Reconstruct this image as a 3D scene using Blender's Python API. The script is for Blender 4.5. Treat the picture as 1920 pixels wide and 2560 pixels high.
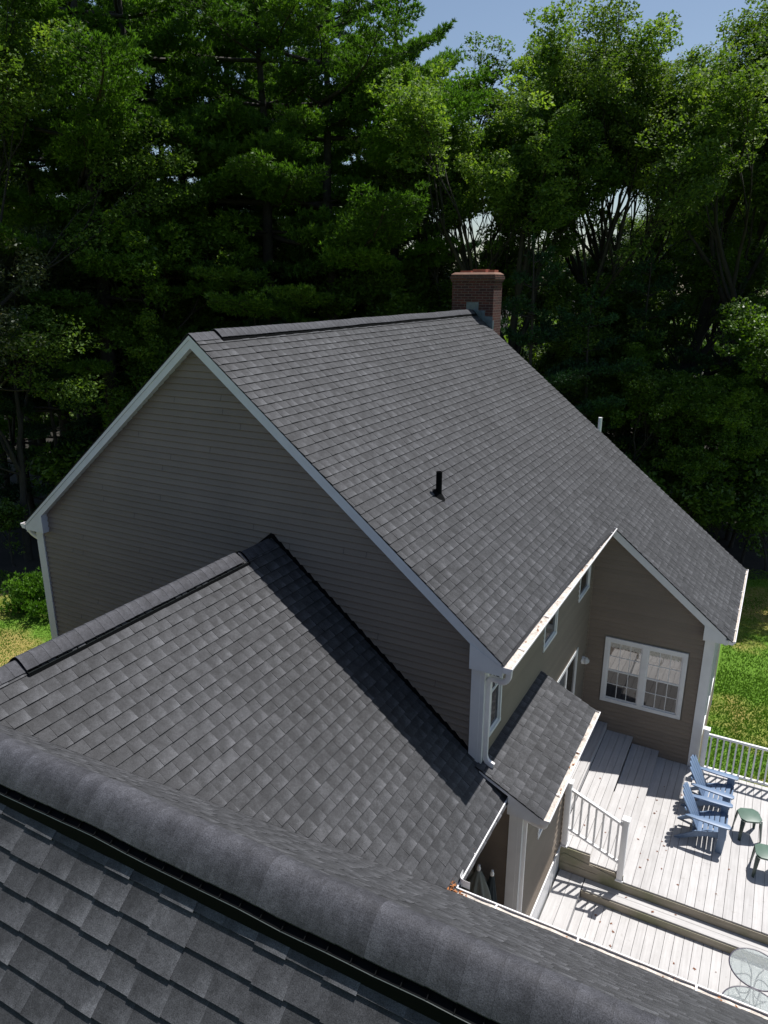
import bpy, math, random
import numpy as np
from mathutils import Vector, Matrix, noise as mnoise
R = math.radians
# ------------------------------------------------------------------ scene, camera, light
scene = bpy.context.scene
for o in list(bpy.data.objects): bpy.data.objects.remove(o)
COL = scene.collection
G = 9.9                                   # height of the main roof's front ridge end above the lawn
CAM = (7.6636, -8.2426, 0.709 + G)
YAW, PIT, ROL = -0.4946, 0.3023, 0.001
cd = bpy.data.cameras.new('camera'); cam = bpy.data.objects.new('camera', cd); COL.objects.link(cam)
_f = Vector((math.sin(YAW)*math.cos(PIT), math.cos(YAW)*math.cos(PIT), -math.sin(PIT)))
_r = Vector((math.cos(YAW), -math.sin(YAW), 0)); _u = _r.cross(_f)
_r2 = _r*math.cos(ROL) + _u*math.sin(ROL); _u2 = -_r*math.sin(ROL) + _u*math.cos(ROL)
M = Matrix((( _r2.x, _u2.x, -_f.x, CAM[0]), (_r2.y, _u2.y, -_f.y, CAM[1]), (_r2.z, _u2.z, -_f.z, CAM[2]), (0, 0, 0, 1)))
cam.matrix_world = M
cd.sensor_fit = 'HORIZONTAL'; cd.sensor_width = 36; cd.lens = 36*1835.16/1920
cd.clip_start = 0.05; cd.clip_end = 2000
scene.camera = cam
SUN = Vector((0.178, 0.385, 1.0)).normalized()
EL = math.asin(SUN.z); AZ = math.atan2(SUN.x, SUN.y)
w = bpy.data.worlds.new("World"); scene.world = w; w.use_nodes = True
nt = w.node_tree; nt.nodes.clear()
sky = nt.nodes.new('ShaderNodeTexSky'); sky.sky_type = 'NISHITA'; sky.sun_disc = False
sky.sun_elevation = EL; sky.sun_rotation = AZ; sky.air_density = 1.0; sky.dust_density = 1.0; sky.ozone_density = 1.0
bg = nt.nodes.new('ShaderNodeBackground'); bg.inputs[1].default_value = 0.08
wo = nt.nodes.new('ShaderNodeOutputWorld')
nt.links.new(sky.outputs[0], bg.inputs[0]); nt.links.new(bg.outputs[0], wo.inputs[0])
sd = bpy.data.lights.new('sun', 'SUN'); sd.energy = 4.8; sd.angle = R(0.5); sd.color = (1.0, 0.965, 0.925)
so = bpy.data.objects.new('sun', sd); COL.objects.link(so)
so.rotation_euler = SUN.to_track_quat('Z', 'Y').to_euler(); so.location = (10, 20, 40)
vs = scene.view_settings; vs.view_transform = 'Standard'; vs.look = 'None'; vs.exposure = 0.4; vs.gamma = 1.0; vs.use_curve_mapping = False

# ------------------------------------------------------------------ mesh helpers
class MB:
    """collects polygons (world coordinates, z measured from off) with a shade value per corner"""
    def __init__(s, off=0.0): s.v = []; s.f = []; s.m = []; s.c = []; s.off = off
    def poly(s, pts, m=0, c=0.5):
        i = len(s.v); s.v += [(p[0], p[1], p[2] + s.off) for p in pts]
        s.f.append(tuple(range(i, i+len(pts)))); s.m.append(m)
        s.c += (list(c) if isinstance(c, (list, tuple)) else [c]*len(pts))
    def hexa(s, p, m=0, c=0.5):
        # p: 4 bottom, 4 top (counter clockwise seen from top)
        for q in ((3,2,1,0), (4,5,6,7), (0,1,5,4), (1,2,6,5), (2,3,7,6), (3,0,4,7)): s.poly([p[k] for k in q], m, c)
    def box(s, x0, x1, y0, y1, z0, z1, m=0, c=0.5):
        s.hexa([(x0,y0,z0),(x1,y0,z0),(x1,y1,z0),(x0,y1,z0),(x0,y0,z1),(x1,y0,z1),(x1,y1,z1),(x0,y1,z1)], m, c)
    def prism(s, prof, ext, m=0, c=0.5):
        # prof: closed list of 3d points, ext: extrusion vector
        e = Vector(ext); a = [Vector(p) for p in prof]; b = [p + e for p in a]
        n = len(a); s.poly(a[::-1], m, c); s.poly(b, m, c)
        for i in range(n): j = (i+1) % n; s.poly([a[i], a[j], b[j], b[i]], m, c)
    def sweep(s, path, rad, n=8, m=0, c=0.5, sq=None, caps=True):
        path = [Vector(p) for p in path]; rings = []
        if not isinstance(rad, (list, tuple)): rad = [rad]*len(path)
        t0 = (path[1]-path[0]).normalized(); ref = Vector((0,0,1)) if abs(t0.z) < .9 else Vector((0,1,0))
        x = t0.cross(ref).normalized()
        for i, p in enumerate(path):
            a = path[max(i-1,0)]; b = path[min(i+1,len(path)-1)]; t = (b-a).normalized()
            x = (x - t*x.dot(t)).normalized(); y = t.cross(x)
            if sq: pts = [p + x*sx*sq[0] + y*sy*sq[1] for sx, sy in ((-1,-1),(1,-1),(1,1),(-1,1))]
            else: pts = [p + (x*math.cos(2*math.pi*k/n) + y*math.sin(2*math.pi*k/n))*rad[i] for k in range(n)]
            rings.append(pts)
        k = len(rings[0])
        for i in range(len(rings)-1):
            for j in range(k): s.poly([rings[i][j], rings[i][(j+1)%k], rings[i+1][(j+1)%k], rings[i+1][j]], m, c)
        if caps: s.poly(rings[0][::-1], m, c); s.poly(rings[-1], m, c)
    def add(s, o, mat=None):
        i = len(s.v)
        s.v += [tuple(mat @ Vector(p)) if mat else p for p in o.v]
        s.f += [tuple(k+i for k in f) for f in o.f]; s.m += o.m; s.c += o.c

def base_of(parent):
    b = Vector((0,0,0)); p = parent
    while p is not None:
        if p.parent is None: b = Vector(p.location)
        p = p.parent
    return b
def part(name, mb, mats, parent=None, smooth=False, origin=None, bevel=0, local=False):
    me = bpy.data.meshes.new(name)
    loc = Vector(origin) if (origin is not None and parent is None) else Vector((0,0,0))
    sub = Vector((0,0,0)) if local else (base_of(parent) if parent is not None else loc)
    nv = len(mb.v); nf = len(mb.f)
    co = np.array(mb.v, dtype=np.float32) - np.array(sub, dtype=np.float32)
    me.vertices.add(nv); me.vertices.foreach_set('co', co.ravel())
    ls = np.array([len(f) for f in mb.f], dtype=np.int32); st = np.concatenate(([0], np.cumsum(ls)[:-1])).astype(np.int32)
    me.loops.add(int(ls.sum())); me.loops.foreach_set('vertex_index', np.fromiter((k for f in mb.f for k in f), dtype=np.int32))
    me.polygons.add(nf); me.polygons.foreach_set('loop_start', st); me.polygons.foreach_set('loop_total', ls)
    me.polygons.foreach_set('material_index', np.array(mb.m, dtype=np.int32))
    me.update(calc_edges=True)
    at = me.attributes.new('Shade', 'FLOAT', 'CORNER'); at.data.foreach_set('value', np.array(mb.c, dtype=np.float32))
    for m in (mats if isinstance(mats, (list, tuple)) else [mats]): me.materials.append(m)
    if smooth: me.polygons.foreach_set('use_smooth', np.ones(nf, dtype=bool))
    o = bpy.data.objects.new(name, me); COL.objects.link(o); o.location = loc
    if parent is not None: o.parent = parent
    if smooth or bevel:
        import bmesh
        bm = bmesh.new(); bm.from_mesh(me); bmesh.ops.remove_doubles(bm, verts=bm.verts, dist=1e-4); bm.to_mesh(me); bm.free()
    if bevel:
        b = o.modifiers.new('bevel', 'BEVEL'); b.width = bevel; b.segments = 2; b.limit_method = 'ANGLE'
    return o
def thing(name, loc, label, cat, group=None, rz=0):
    o = bpy.data.objects.new(name, None); COL.objects.link(o); o.location = loc; o.rotation_euler = (0,0,rz)
    o['label'] = label; o['category'] = cat; o.empty_display_size = .2
    if group: o['group'] = group
    return o
def tag(o, label, cat, group=None):
    o['label'] = label; o['category'] = cat
    if group: o['group'] = group
    return o
def np_mesh(name, verts, quads, mats, shade=None):
    me = bpy.data.meshes.new(name); k = quads.shape[1]
    me.vertices.add(len(verts)); me.vertices.foreach_set('co', verts.astype(np.float32).ravel())
    me.loops.add(quads.size); me.loops.foreach_set('vertex_index', quads.astype(np.int32).ravel())
    me.polygons.add(len(quads)); me.polygons.foreach_set('loop_start', np.arange(0, quads.size, k, dtype=np.int32))
    me.polygons.foreach_set('loop_total', np.full(len(quads), k, dtype=np.int32))
    me.update(calc_edges=True)
    if shade is not None:
        at = me.attributes.new('Shade', 'FLOAT', 'FACE'); at.data.foreach_set('value', shade.astype(np.float32))
    for m in mats: me.materials.append(m)
    return me

# ------------------------------------------------------------------ materials
def mat(name):
    m = bpy.data.materials.new(name); m.use_nodes = True; n = m.node_tree
    return m, n, n.nodes['Principled BSDF'], n.nodes['Material Output']
def N(n, t, **k):
    x = n.nodes.new(t)
    for a, b in k.items():
        if a.startswith('i_'): x.inputs[int(a[2:])].default_value = b
        else: setattr(x, a, b)
    return x
def ramp(n, fac, stops):
    r = n.nodes.new('ShaderNodeValToRGB'); e = r.color_ramp.elements
    while len(e) < len(stops): e.new(.5)
    for el, (p, c) in zip(e, stops): el.position = p; el.color = (*c, 1) if len(c) == 3 else c
    n.links.new(fac, r.inputs[0]); return r.outputs[0]
def simple(name, col, rough=.6, var=.12, scale=3.0, spec=.5, shade=0.0, bump=0, bscale=60, metal=0, fine=0, fscale=200):
    """base colour broken up by slow noise, optional per-piece tone and fine grain"""
    m, n, b, o = mat(name)
    tc = N(n, 'ShaderNodeTexCoord')
    nz = N(n, 'ShaderNodeTexNoise'); nz.inputs['Scale'].default_value = scale; nz.inputs['Detail'].default_value = 5
    n.links.new(tc.outputs['Object'], nz.inputs['Vector'])
    lo = tuple(c*(1-var) for c in col); hi = tuple(min(1, c*(1+var)) for c in col)
    c = ramp(n, nz.outputs['Fac'], [(.3, lo), (.7, hi)])
    if shade:
        at = N(n, 'ShaderNodeAttribute', attribute_name='Shade')
        ml = N(n, 'ShaderNodeMath', operation='MULTIPLY_ADD'); n.links.new(at.outputs['Fac'], ml.inputs[0]); ml.inputs[1].default_value = 2*shade; ml.inputs[2].default_value = 1-shade
        mx = N(n, 'ShaderNodeVectorMath', operation='SCALE'); n.links.new(c, mx.inputs[0]); n.links.new(ml.outputs[0], mx.inputs['Scale']); c = mx.outputs[0]
    if fine:
        nf = N(n, 'ShaderNodeTexNoise'); nf.inputs['Scale'].default_value = fscale; nf.inputs['Detail'].default_value = 2
        n.links.new(tc.outputs['Object'], nf.inputs['Vector'])
        ml = N(n, 'ShaderNodeMapRange'); n.links.new(nf.outputs['Fac'], ml.inputs[0]); ml.inputs[1].default_value = .3; ml.inputs[2].default_value = .7; ml.inputs[3].default_value = 1-fine; ml.inputs[4].default_value = 1+fine
        mx = N(n, 'ShaderNodeVectorMath', operation='SCALE'); n.links.new(c, mx.inputs[0]); n.links.new(ml.outputs[0], mx.inputs['Scale']); c = mx.outputs[0]
    n.links.new(c, b.inputs['Base Color'])
    b.inputs['Roughness'].default_value = rough; b.inputs['Specular IOR Level'].default_value = spec; b.inputs['Metallic'].default_value = metal
    if bump:
        nb = N(n, 'ShaderNodeTexNoise'); nb.inputs['Scale'].default_value = bscale; nb.inputs['Detail'].default_value = 4
        n.links.new(tc.outputs['Object'], nb.inputs['Vector'])
        bp = N(n, 'ShaderNodeBump'); bp.inputs['Strength'].default_value = bump; bp.inputs['Distance'].default_value = .01
        n.links.new(nb.outputs['Fac'], bp.inputs['Height']); n.links.new(bp.outputs[0], b.inputs['Normal'])
    return m
def wood_mat(name, c1, c2, shade=.1, axis=1, rough=.7, stain=None):
    m, n, b, o = mat(name)
    tc = N(n, 'ShaderNodeTexCoord'); mp = N(n, 'ShaderNodeMapping'); s = [28, 28, 28]; s[axis] = 1.6; mp.inputs['Scale'].default_value = s
    n.links.new(tc.outputs['Object'], mp.inputs[0])
    nz = N(n, 'ShaderNodeTexNoise'); nz.inputs['Scale'].default_value = 1; nz.inputs['Detail'].default_value = 6
    n.links.new(mp.outputs[0], nz.inputs['Vector'])
    c = ramp(n, nz.outputs['Fac'], [(.3, c1), (.7, c2)])
    n2 = N(n, 'ShaderNodeTexNoise'); n2.inputs['Scale'].default_value = 2.2; n2.inputs['Detail'].default_value = 6; n2.inputs['Roughness'].default_value = .7
    n.links.new(tc.outputs['Object'], n2.inputs['Vector'])
    f = ramp(n, n2.outputs['Fac'], [(.32, (.90,.895,.89)), (.6, (1,1,1))])
    mx = N(n, 'ShaderNodeMix', data_type='RGBA', blend_type='MULTIPLY'); mx.inputs[0].default_value = 1
    n.links.new(c, mx.inputs[6]); n.links.new(f, mx.inputs[7]); c = mx.outputs[2]
    n4 = N(n, 'ShaderNodeTexNoise'); n4.inputs['Scale'].default_value = 13; n4.inputs['Detail'].default_value = 3
    n.links.new(tc.outputs['Object'], n4.inputs['Vector'])
    f2 = ramp(n, n4.outputs['Fac'], [(.27, (.62,.58,.52)), (.34, (1,1,1))])
    mx = N(n, 'ShaderNodeMix', data_type='RGBA', blend_type='MULTIPLY'); mx.inputs[0].default_value = .35
    n.links.new(c, mx.inputs[6]); n.links.new(f2, mx.inputs[7]); c = mx.outputs[2]
    if stain:
        n3 = N(n, 'ShaderNodeTexNoise'); n3.inputs['Scale'].default_value = 1.7; n3.inputs['Detail'].default_value = 5
        n.links.new(tc.outputs['Object'], n3.inputs['Vector'])
        fs = ramp(n, n3.outputs['Fac'], [(.45, (0,0,0)), (.65, (1,1,1))])
        mx = N(n, 'ShaderNodeMix', data_type='RGBA'); n.links.new(fs, mx.inputs[0]); n.links.new(c, mx.inputs[6]); mx.inputs[7].default_value = (*stain, 1); c = mx.outputs[2]
    at = N(n, 'ShaderNodeAttribute', attribute_name='Shade')
    ml = N(n, 'ShaderNodeMath', operation='MULTIPLY_ADD'); n.links.new(at.outputs['Fac'], ml.inputs[0]); ml.inputs[1].default_value = 2*shade; ml.inputs[2].default_value = 1-shade
    v = N(n, 'ShaderNodeVectorMath', operation='SCALE'); n.links.new(c, v.inputs[0]); n.links.new(ml.outputs[0], v.inputs['Scale'])
    n.links.new(v.outputs[0], b.inputs['Base Color']); b.inputs['Roughness'].default_value = rough
    bp = N(n, 'ShaderNodeBump'); bp.inputs['Strength'].default_value = .25; bp.inputs['Distance'].default_value = .004
    n.links.new(nz.outputs['Fac'], bp.inputs['Height']); n.links.new(bp.outputs[0], b.inputs['Normal'])
    return m
def shingle_mat(name, col):
    m, n, b, o = mat(name)
    tc = N(n, 'ShaderNodeTexCoord')
    at = N(n, 'ShaderNodeAttribute', attribute_name='Shade')
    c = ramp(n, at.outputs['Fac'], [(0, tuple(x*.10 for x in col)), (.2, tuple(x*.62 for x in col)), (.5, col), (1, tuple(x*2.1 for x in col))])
    def mul(c, fac_out, lo, hi, a=.3, z=.7):
        ml = N(n, 'ShaderNodeMapRange'); n.links.new(fac_out, ml.inputs[0])
        for i, v in enumerate((a, z, lo, hi)): ml.inputs[i+1].default_value = v
        mx = N(n, 'ShaderNodeVectorMath', operation='SCALE'); n.links.new(c, mx.inputs[0]); n.links.new(ml.outputs[0], mx.inputs['Scale']); return mx.outputs[0]
    def nz(sc, d=2, r=.5):
        x = N(n, 'ShaderNodeTexNoise'); x.inputs['Scale'].default_value = sc; x.inputs['Detail'].default_value = d; x.inputs['Roughness'].default_value = r
        n.links.new(tc.outputs['Object'], x.inputs['Vector']); return x.outputs['Fac']
    g1 = nz(190, 3, .75)
    c = mul(c, g1, .45, 1.65, .32, .68)
    c = mul(c, nz(55, 2), .9, 1.1)
    c = mul(c, nz(9, 3), .80, 1.22)
    c = mul(c, nz(28, 2), .86, 1.15)
    c = mul(c, nz(.8, 4), .9, 1.1)
    hs = N(n, 'ShaderNodeHueSaturation'); n.links.new(c, hs.inputs['Color'])
    n.links.new(hs.outputs[0], b.inputs['Base Color'])
    b.inputs['Roughness'].default_value = .68; b.inputs['Specular IOR Level'].default_value = .22
    bp = N(n, 'ShaderNodeBump'); bp.inputs['Strength'].default_value = .5; bp.inputs['Distance'].default_value = .002
    n.links.new(g1, bp.inputs['Height']); n.links.new(bp.outputs[0], b.inputs['Normal'])
    return m
def leaf_mat(name, c1, c2, c3, trans=.35, rough=.5, tcol=None, spec=.4):
    m, n, b, o = mat(name)
    at = N(n, 'ShaderNodeAttribute', attribute_name='Shade')
    oi = N(n, 'ShaderNodeObjectInfo')
    c = ramp(n, at.outputs['Fac'], [(0, c1), (.55, c2), (1, c3)])
    ml = N(n, 'ShaderNodeMath', operation='MULTIPLY_ADD'); n.links.new(oi.outputs['Random'], ml.inputs[0]); ml.inputs[1].default_value = .45; ml.inputs[2].default_value = .78
    mx = N(n, 'ShaderNodeVectorMath', operation='SCALE'); n.links.new(c, mx.inputs[0]); n.links.new(ml.outputs[0], mx.inputs['Scale']); c = mx.outputs[0]
    n.links.new(c, b.inputs['Base Color']); b.inputs['Roughness'].default_value = rough; b.inputs['Specular IOR Level'].default_value = spec
    tr = N(n, 'ShaderNodeBsdfTranslucent')
    tm = N(n, 'ShaderNodeMix', data_type='RGBA', blend_type='MULTIPLY'); tm.inputs[0].default_value = 1; n.links.new(c, tm.inputs[6]); tm.inputs[7].default_value = (*(tcol or (1.6,1.7,.6)), 1)
    n.links.new(tm.outputs[2], tr.inputs[0])
    ms = N(n, 'ShaderNodeMixShader', i_0=trans); n.links.new(b.outputs[0], ms.inputs[1]); n.links.new(tr.outputs[0], ms.inputs[2])
    n.links.new(ms.outputs[0], o.inputs[0])
    return m
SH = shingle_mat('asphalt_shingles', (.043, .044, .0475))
SHN = shingle_mat('asphalt_shingles_cap', (.048, .049, .056))
FELT = simple('shingle_underlay', (.02,.02,.022), .9)
BLACK = simple('black_vent_plastic', (.0025,.003,.0035), .85, spec=.12)
LIP = simple('vent_lip', (.022,.034,.034), .5)
WHITE = simple('white_vinyl_trim', (.66,.67,.68), .45, var=.05, scale=5, spec=.4)
WHITEP = simple('white_rail_vinyl', (.78,.78,.78), .35, var=.03, scale=3)
SIDE = simple('taupe_vinyl_siding', (.212,.174,.138), .55, var=.07, scale=1.3, shade=.05, spec=.35, fine=.05, fscale=90, bump=.1, bscale=140)
SEAM = simple('siding_seam', (.05,.043,.037), .9)
WALLC = simple('wall_core', (.2,.18,.15), .9)
GUT = simple('gutter_trough_dirt', (.50,.45,.40), .8, var=.28, scale=14, fine=.2, fscale=60)
GUTW = simple('white_gutter_metal', (.74,.73,.74), .4, var=.06, scale=6)
DECK = wood_mat('weathered_composite_boards_y', (.40,.39,.385), (.48,.47,.465), .07, 1)
DECKX = wood_mat('weathered_composite_boards_x', (.40,.39,.385), (.48,.47,.465), .07, 0)
RISER = wood_mat('weathered_pine_fascia', (.27,.235,.18), (.38,.34,.27), .06, 0, stain=(.20,.20,.12))
DECKSHADE = simple('under_deck_dark', (.03,.028,.025), .9)
BLUE = simple('blue_resin', (.14,.205,.315), .45, var=.04)
GREEN = simple('green_resin', (.085,.14,.11), .45, var=.1, scale=8)
GREEND = simple('dark_green_resin', (.035,.06,.05), .4)
IRON = simple('dark_table_frame', (.03,.025,.05), .35)
def brick_mat():
    m, n, b, o = mat('red_brick')
    tc = N(n, 'ShaderNodeTexCoord'); sp = N(n, 'ShaderNodeSeparateXYZ'); n.links.new(tc.outputs['Object'], sp.inputs[0])
    ad = N(n, 'ShaderNodeMath', operation='ADD'); n.links.new(sp.outputs[0], ad.inputs[0]); n.links.new(sp.outputs[1], ad.inputs[1])
    cb = N(n, 'ShaderNodeCombineXYZ'); n.links.new(ad.outputs[0], cb.inputs[0]); n.links.new(sp.outputs[2], cb.inputs[1])
    br = N(n, 'ShaderNodeTexBrick'); n.links.new(cb.outputs[0], br.inputs['Vector']); br.inputs['Scale'].default_value = 1
    br.inputs['Brick Width'].default_value = .205; br.inputs['Row Height'].default_value = .068; br.inputs['Mortar Size'].default_value = .0055; br.inputs['Mortar Smooth'].default_value = .1
    br.inputs['Color1'].default_value = (.036,.010,.010,1); br.inputs['Color2'].default_value = (.085,.021,.016,1); br.inputs['Mortar'].default_value = (.14,.11,.095,1)
    n.links.new(br.outputs['Color'], b.inputs['Base Color']); b.inputs['Roughness'].default_value = .85
    bp = N(n, 'ShaderNodeBump'); bp.invert = True; bp.inputs['Distance'].default_value = .006; n.links.new(br.outputs['Fac'], bp.inputs['Height']); n.links.new(bp.outputs[0], b.inputs['Normal'])
    return m
BRICK = brick_mat()
MORTAR = simple('mortar_wash', (.17,.09,.06), .85, var=.2, scale=9)
CROWN = simple('chimney_crown_brick', (.34,.20,.12), .8, var=.3, scale=12)
LEAD = simple('lead_flashing', (.09,.115,.135), .5, var=.3, scale=9)
FLUE = simple('terracotta_flue', (.33,.09,.055), .8, var=.2, scale=10)
BARK = simple('bark', (.03,.026,.022), .9, var=.4, scale=7, bump=.8, bscale=12)
BARKG = simple('grey_bark', (.028,.026,.022), .9, var=.35, scale=5, bump=.6, bscale=14)
def glass_mat(name, ior, col):
    m, n, b, o = mat(name); b.inputs['Base Color'].default_value = (*col, 1); b.inputs['Roughness'].default_value = .03; b.inputs['IOR'].default_value = ior
    tc = N(n, 'ShaderNodeTexCoord'); nb = N(n, 'ShaderNodeTexNoise'); nb.inputs['Scale'].default_value = 2.5; n.links.new(tc.outputs['Object'], nb.inputs['Vector'])
    bp = N(n, 'ShaderNodeBump'); bp.inputs['Strength'].default_value = .12; bp.inputs['Distance'].default_value = .01; n.links.new(nb.outputs['Fac'], bp.inputs['Height']); n.links.new(bp.outputs[0], b.inputs['Normal'])
    return m
GLASS = glass_mat('window_glass', 3.0, (.03,.032,.035)); SCREEN = glass_mat('screened_glass', 1.65, (.016,.017,.02))
DARKG = glass_mat('dark_window_glass', 1.5, (.008,.01,.012))

# ------------------------------------------------------------------ the house (z measured from the main ridge end, offset G)
P_ = 0.81; SL = math.hypot(1, P_); E = 0.143
XR, XL, L, YN, XB = 5.0, 4.39, 10.99, 6.58, 7.45
X1, X2, XLW = 4.66, 7.17, -4.2
YW, YNW, YBK = 0.15, 6.73, 10.84
GZ = -G
house = thing('house', (0, 5, 0), 'taupe sided house with charcoal shingle roofs, brick chimney and a raised rear deck', 'house')
def part_h(name, mb, mats, parent=None, **k): return part(name, mb, mats, parent or house, **k)
rng = random.Random(7)

def shingles(mb, O, U, V, Nn, nrows, rows_range, first, e=E, butt=0.0, thick=1.0, pat=0.165, seed=1, first_bottom=None, contrast=1.0):
    """O ridge-side origin; U along the course; V pointing DOWN the slope; rows_range(d)->list of (u0,u1) ; first = d of the first butt below the ridge"""
    O, U, V, Nn = Vector(O), Vector(U).normalized(), Vector(V).normalized(), Vector(Nn).normalized()
    rr = random.Random(seed); jg, sd_sh = (.0008, .06) if thick == 1 else (0.0, .3)
    pats = []
    for k in range(3):
        ws = [(q_, t_ % 2) for t_, q_ in enumerate(((.20,.18,.21,.175,.225), (.19,.205,.18,.215,.20), (.21,.175,.20,.225,.18))[k])]
        pats.append(ws)
    def pt(u, d, h): return O + U*u + V*d + Nn*h
    for i in range(nrows):
        d1 = first + i*e; d0 = d1 - e
        ra, rb = rows_range(max(d0, .0)), rows_range(d1 - 1e-4)
        for (a0, a1), (b0, b1) in zip(ra, rb):
            lo, hi = min(a0, b0), max(a1, b1)
            u = lo - 1.2 + ((i*.031 + (.5 if rr.random() < .06 else 0)*.2 + rr.uniform(-.008, .008)) % .99)
            while u < hi:
                ws = rr.choice(pats); sb = rr.uniform(-.05, .05)
                for wd, tooth in ws:
                    wd += rr.uniform(-.012, .012)
                    ua, ub = u + jg, u + wd - jg; u += wd
                    if ub <= lo or ua >= hi: continue
                    ta, tb = max(ua, a0), min(ub, a1); ba, bb = max(ua, b0), min(ub, b1)
                    if tb - ta < .004 and bb - ba < .004: continue
                    tb = max(tb, ta); bb = max(bb, ba)
                    h = ((.0165 if tooth else .0115) if thick < 1.2 else (.0125 if tooth else .0105))*thick + rr.uniform(0, .0012)
                    ht = .0012*thick
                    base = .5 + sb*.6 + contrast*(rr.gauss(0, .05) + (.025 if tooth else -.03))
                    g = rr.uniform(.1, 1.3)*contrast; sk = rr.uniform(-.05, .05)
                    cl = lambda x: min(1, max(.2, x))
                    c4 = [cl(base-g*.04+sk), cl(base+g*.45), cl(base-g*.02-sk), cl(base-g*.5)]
                    j = rr.uniform(-.002, .002) + ((.006 if tooth else 0) if thick > 1.2 else 0); d1j = d1 + j; d0t = max(d0 - .01, 0)
                    p = [pt(ba, d1j, h), pt(bb, d1j, h), pt(tb, d0t, ht), pt(ta, d0t, ht)]
                    mb.poly(p, 0, c4)
                    q = [pt(ba, d1j, -.004), pt(bb, d1j, -.004)]
                    mb.poly([q[0], q[1], p[1], p[0]], 0, butt)  # near-black butt colour paints in the shadow line under each course
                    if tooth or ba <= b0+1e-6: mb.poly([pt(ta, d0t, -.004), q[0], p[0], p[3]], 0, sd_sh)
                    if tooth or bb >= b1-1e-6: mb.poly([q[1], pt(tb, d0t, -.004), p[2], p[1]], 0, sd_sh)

def cap_run(mb, p0, axis, length, side, pitch, halfw, lift, crown, seed=3, mi=0, wob=0.0, rows=16, step=.143):
    """overlapping ridge cap shingles; axis = unit along ridge, side = horizontal unit across"""
    rr = random.Random(seed); p0 = Vector(p0); axis = Vector(axis); side = Vector(side); up = Vector((0,0,1))
    def prof(t):   # t -1..1 across
        a = abs(t)*halfw; zz = -pitch*(math.sqrt(a*a + crown*crown) - crown) - (max(0, lift-.024)*(a/halfw)**3)
        return side*(t*halfw), zz + lift
    nseg = int(length/step); rings = lambda s, dz, wv: [p0 + axis*s + prof(-1 + 2*k/rows)[0]*(1+wv) + up*(prof(-1 + 2*k/rows)[1] + dz) for k in range(rows+1)]
    def w_(s): return wob*(mnoise.noise(Vector((s*1.35, seed*3.1, 0))) + .4*mnoise.noise(Vector((s*4.2, seed, 5))))
    for i in range(nseg):
        s0 = i*step; s1 = min(length, s0 + step)
        sh = .5 + rr.gauss(0, .03); sub = 3
        for k in range(sub):
            sa = s0 + (s1-s0)*k/sub; sb_ = s0 + (s1-s0)*(k+1)/sub
            ha = .001 + .0035*(1 - k/sub); hb = .001 + .0035*(1 - (k+1)/sub)
            A = rings(sa, ha + w_(sa), 0); B = rings(sb_, hb + w_(sb_), 0)
            for q in range(rows):
                t = 1 - k/sub; t2 = 1-(k+1)/sub
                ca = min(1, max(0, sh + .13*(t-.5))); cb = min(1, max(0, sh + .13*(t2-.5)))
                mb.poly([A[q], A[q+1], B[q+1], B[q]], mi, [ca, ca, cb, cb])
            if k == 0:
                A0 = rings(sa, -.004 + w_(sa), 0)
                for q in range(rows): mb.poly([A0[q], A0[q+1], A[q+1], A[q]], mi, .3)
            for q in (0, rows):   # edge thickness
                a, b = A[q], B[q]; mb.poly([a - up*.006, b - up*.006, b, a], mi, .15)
def vent(mb, p0, axis, length, side, pitch, halfw, lift, crown, wob, seed, out=.03):
    """black ridge vent under the cap: shelf, upturned outer lip, baffle and fins, both sides"""
    p0 = Vector(p0); axis = Vector(axis); side = Vector(side); up = Vector((0,0,1))
    def w_(s): return wob*(mnoise.noise(Vector((s*1.35, seed*3.1, 0))) + .4*mnoise.noise(Vector((s*4.2, seed, 5))))
    ze = -pitch*(math.sqrt(halfw*halfw + crown*crown) - crown) + .024 
    n = max(2, int(length/.12))
    for sg in (-1, 1):
        for i in range(n):
            s0, s1 = length*i/n, length*(i+1)/n; A = []; 
            for s in (s0, s1):
                b = p0 + axis*s; zz = ze + w_(s)
                roof = lambda x: -pitch*x
                A.append([b + side*sg*(halfw-.02) + up*(zz-.012), b + side*sg*(halfw-.02) + up*(zz-.024), b + side*sg*(halfw+out) + up*(zz-.024-pitch*out*.7),
                          b + side*sg*(halfw+out) + up*(zz-.015-pitch*out*.7), b + side*sg*(halfw+out+.004) + up*(zz-.015-pitch*out*.7), b + side*sg*(halfw+out+.010) + up*(roof(halfw+out+.010)+.006)])
            for k, mi in ((0,1),(1,1),(2,1),(3,2),(4,1)): mb.poly([A[0][k], A[1][k], A[1][k+1], A[0][k+1]], mi)
            f = p0 + axis*s0; zz = ze + w_(s0)
            a = [f + side*sg*(halfw-.015) + up*(zz-.024), f + side*sg*(halfw+out) + up*(zz-.024-pitch*out*.7), f + side*sg*(halfw+out) + up*(zz-.012-pitch*out*.7), f + side*sg*(halfw-.015) + up*(zz-.008)]
            mb.prism([tuple(v) for v in a], tuple(axis*.004), 1)
    for s, dirn in ((0, 1), (length, -1)):   # end plugs
        b = p0 + axis*s; pr = []
        for k in range(9):
            t = -1 + 2*k/8; a = abs(t)*halfw; pr.append(b + side*t*halfw + up*(-pitch*(math.sqrt(a*a+crown*crown)-crown) + lift - .008 - max(0, lift-.024)*(a/halfw)**3 + w_(s)))
        pr += [b + side*halfw + up*(-pitch*halfw), b, b - side*halfw + up*(-pitch*halfw)]
        mb.prism([tuple(v) for v in pr], tuple(axis*.01*dirn), 1)

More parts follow.
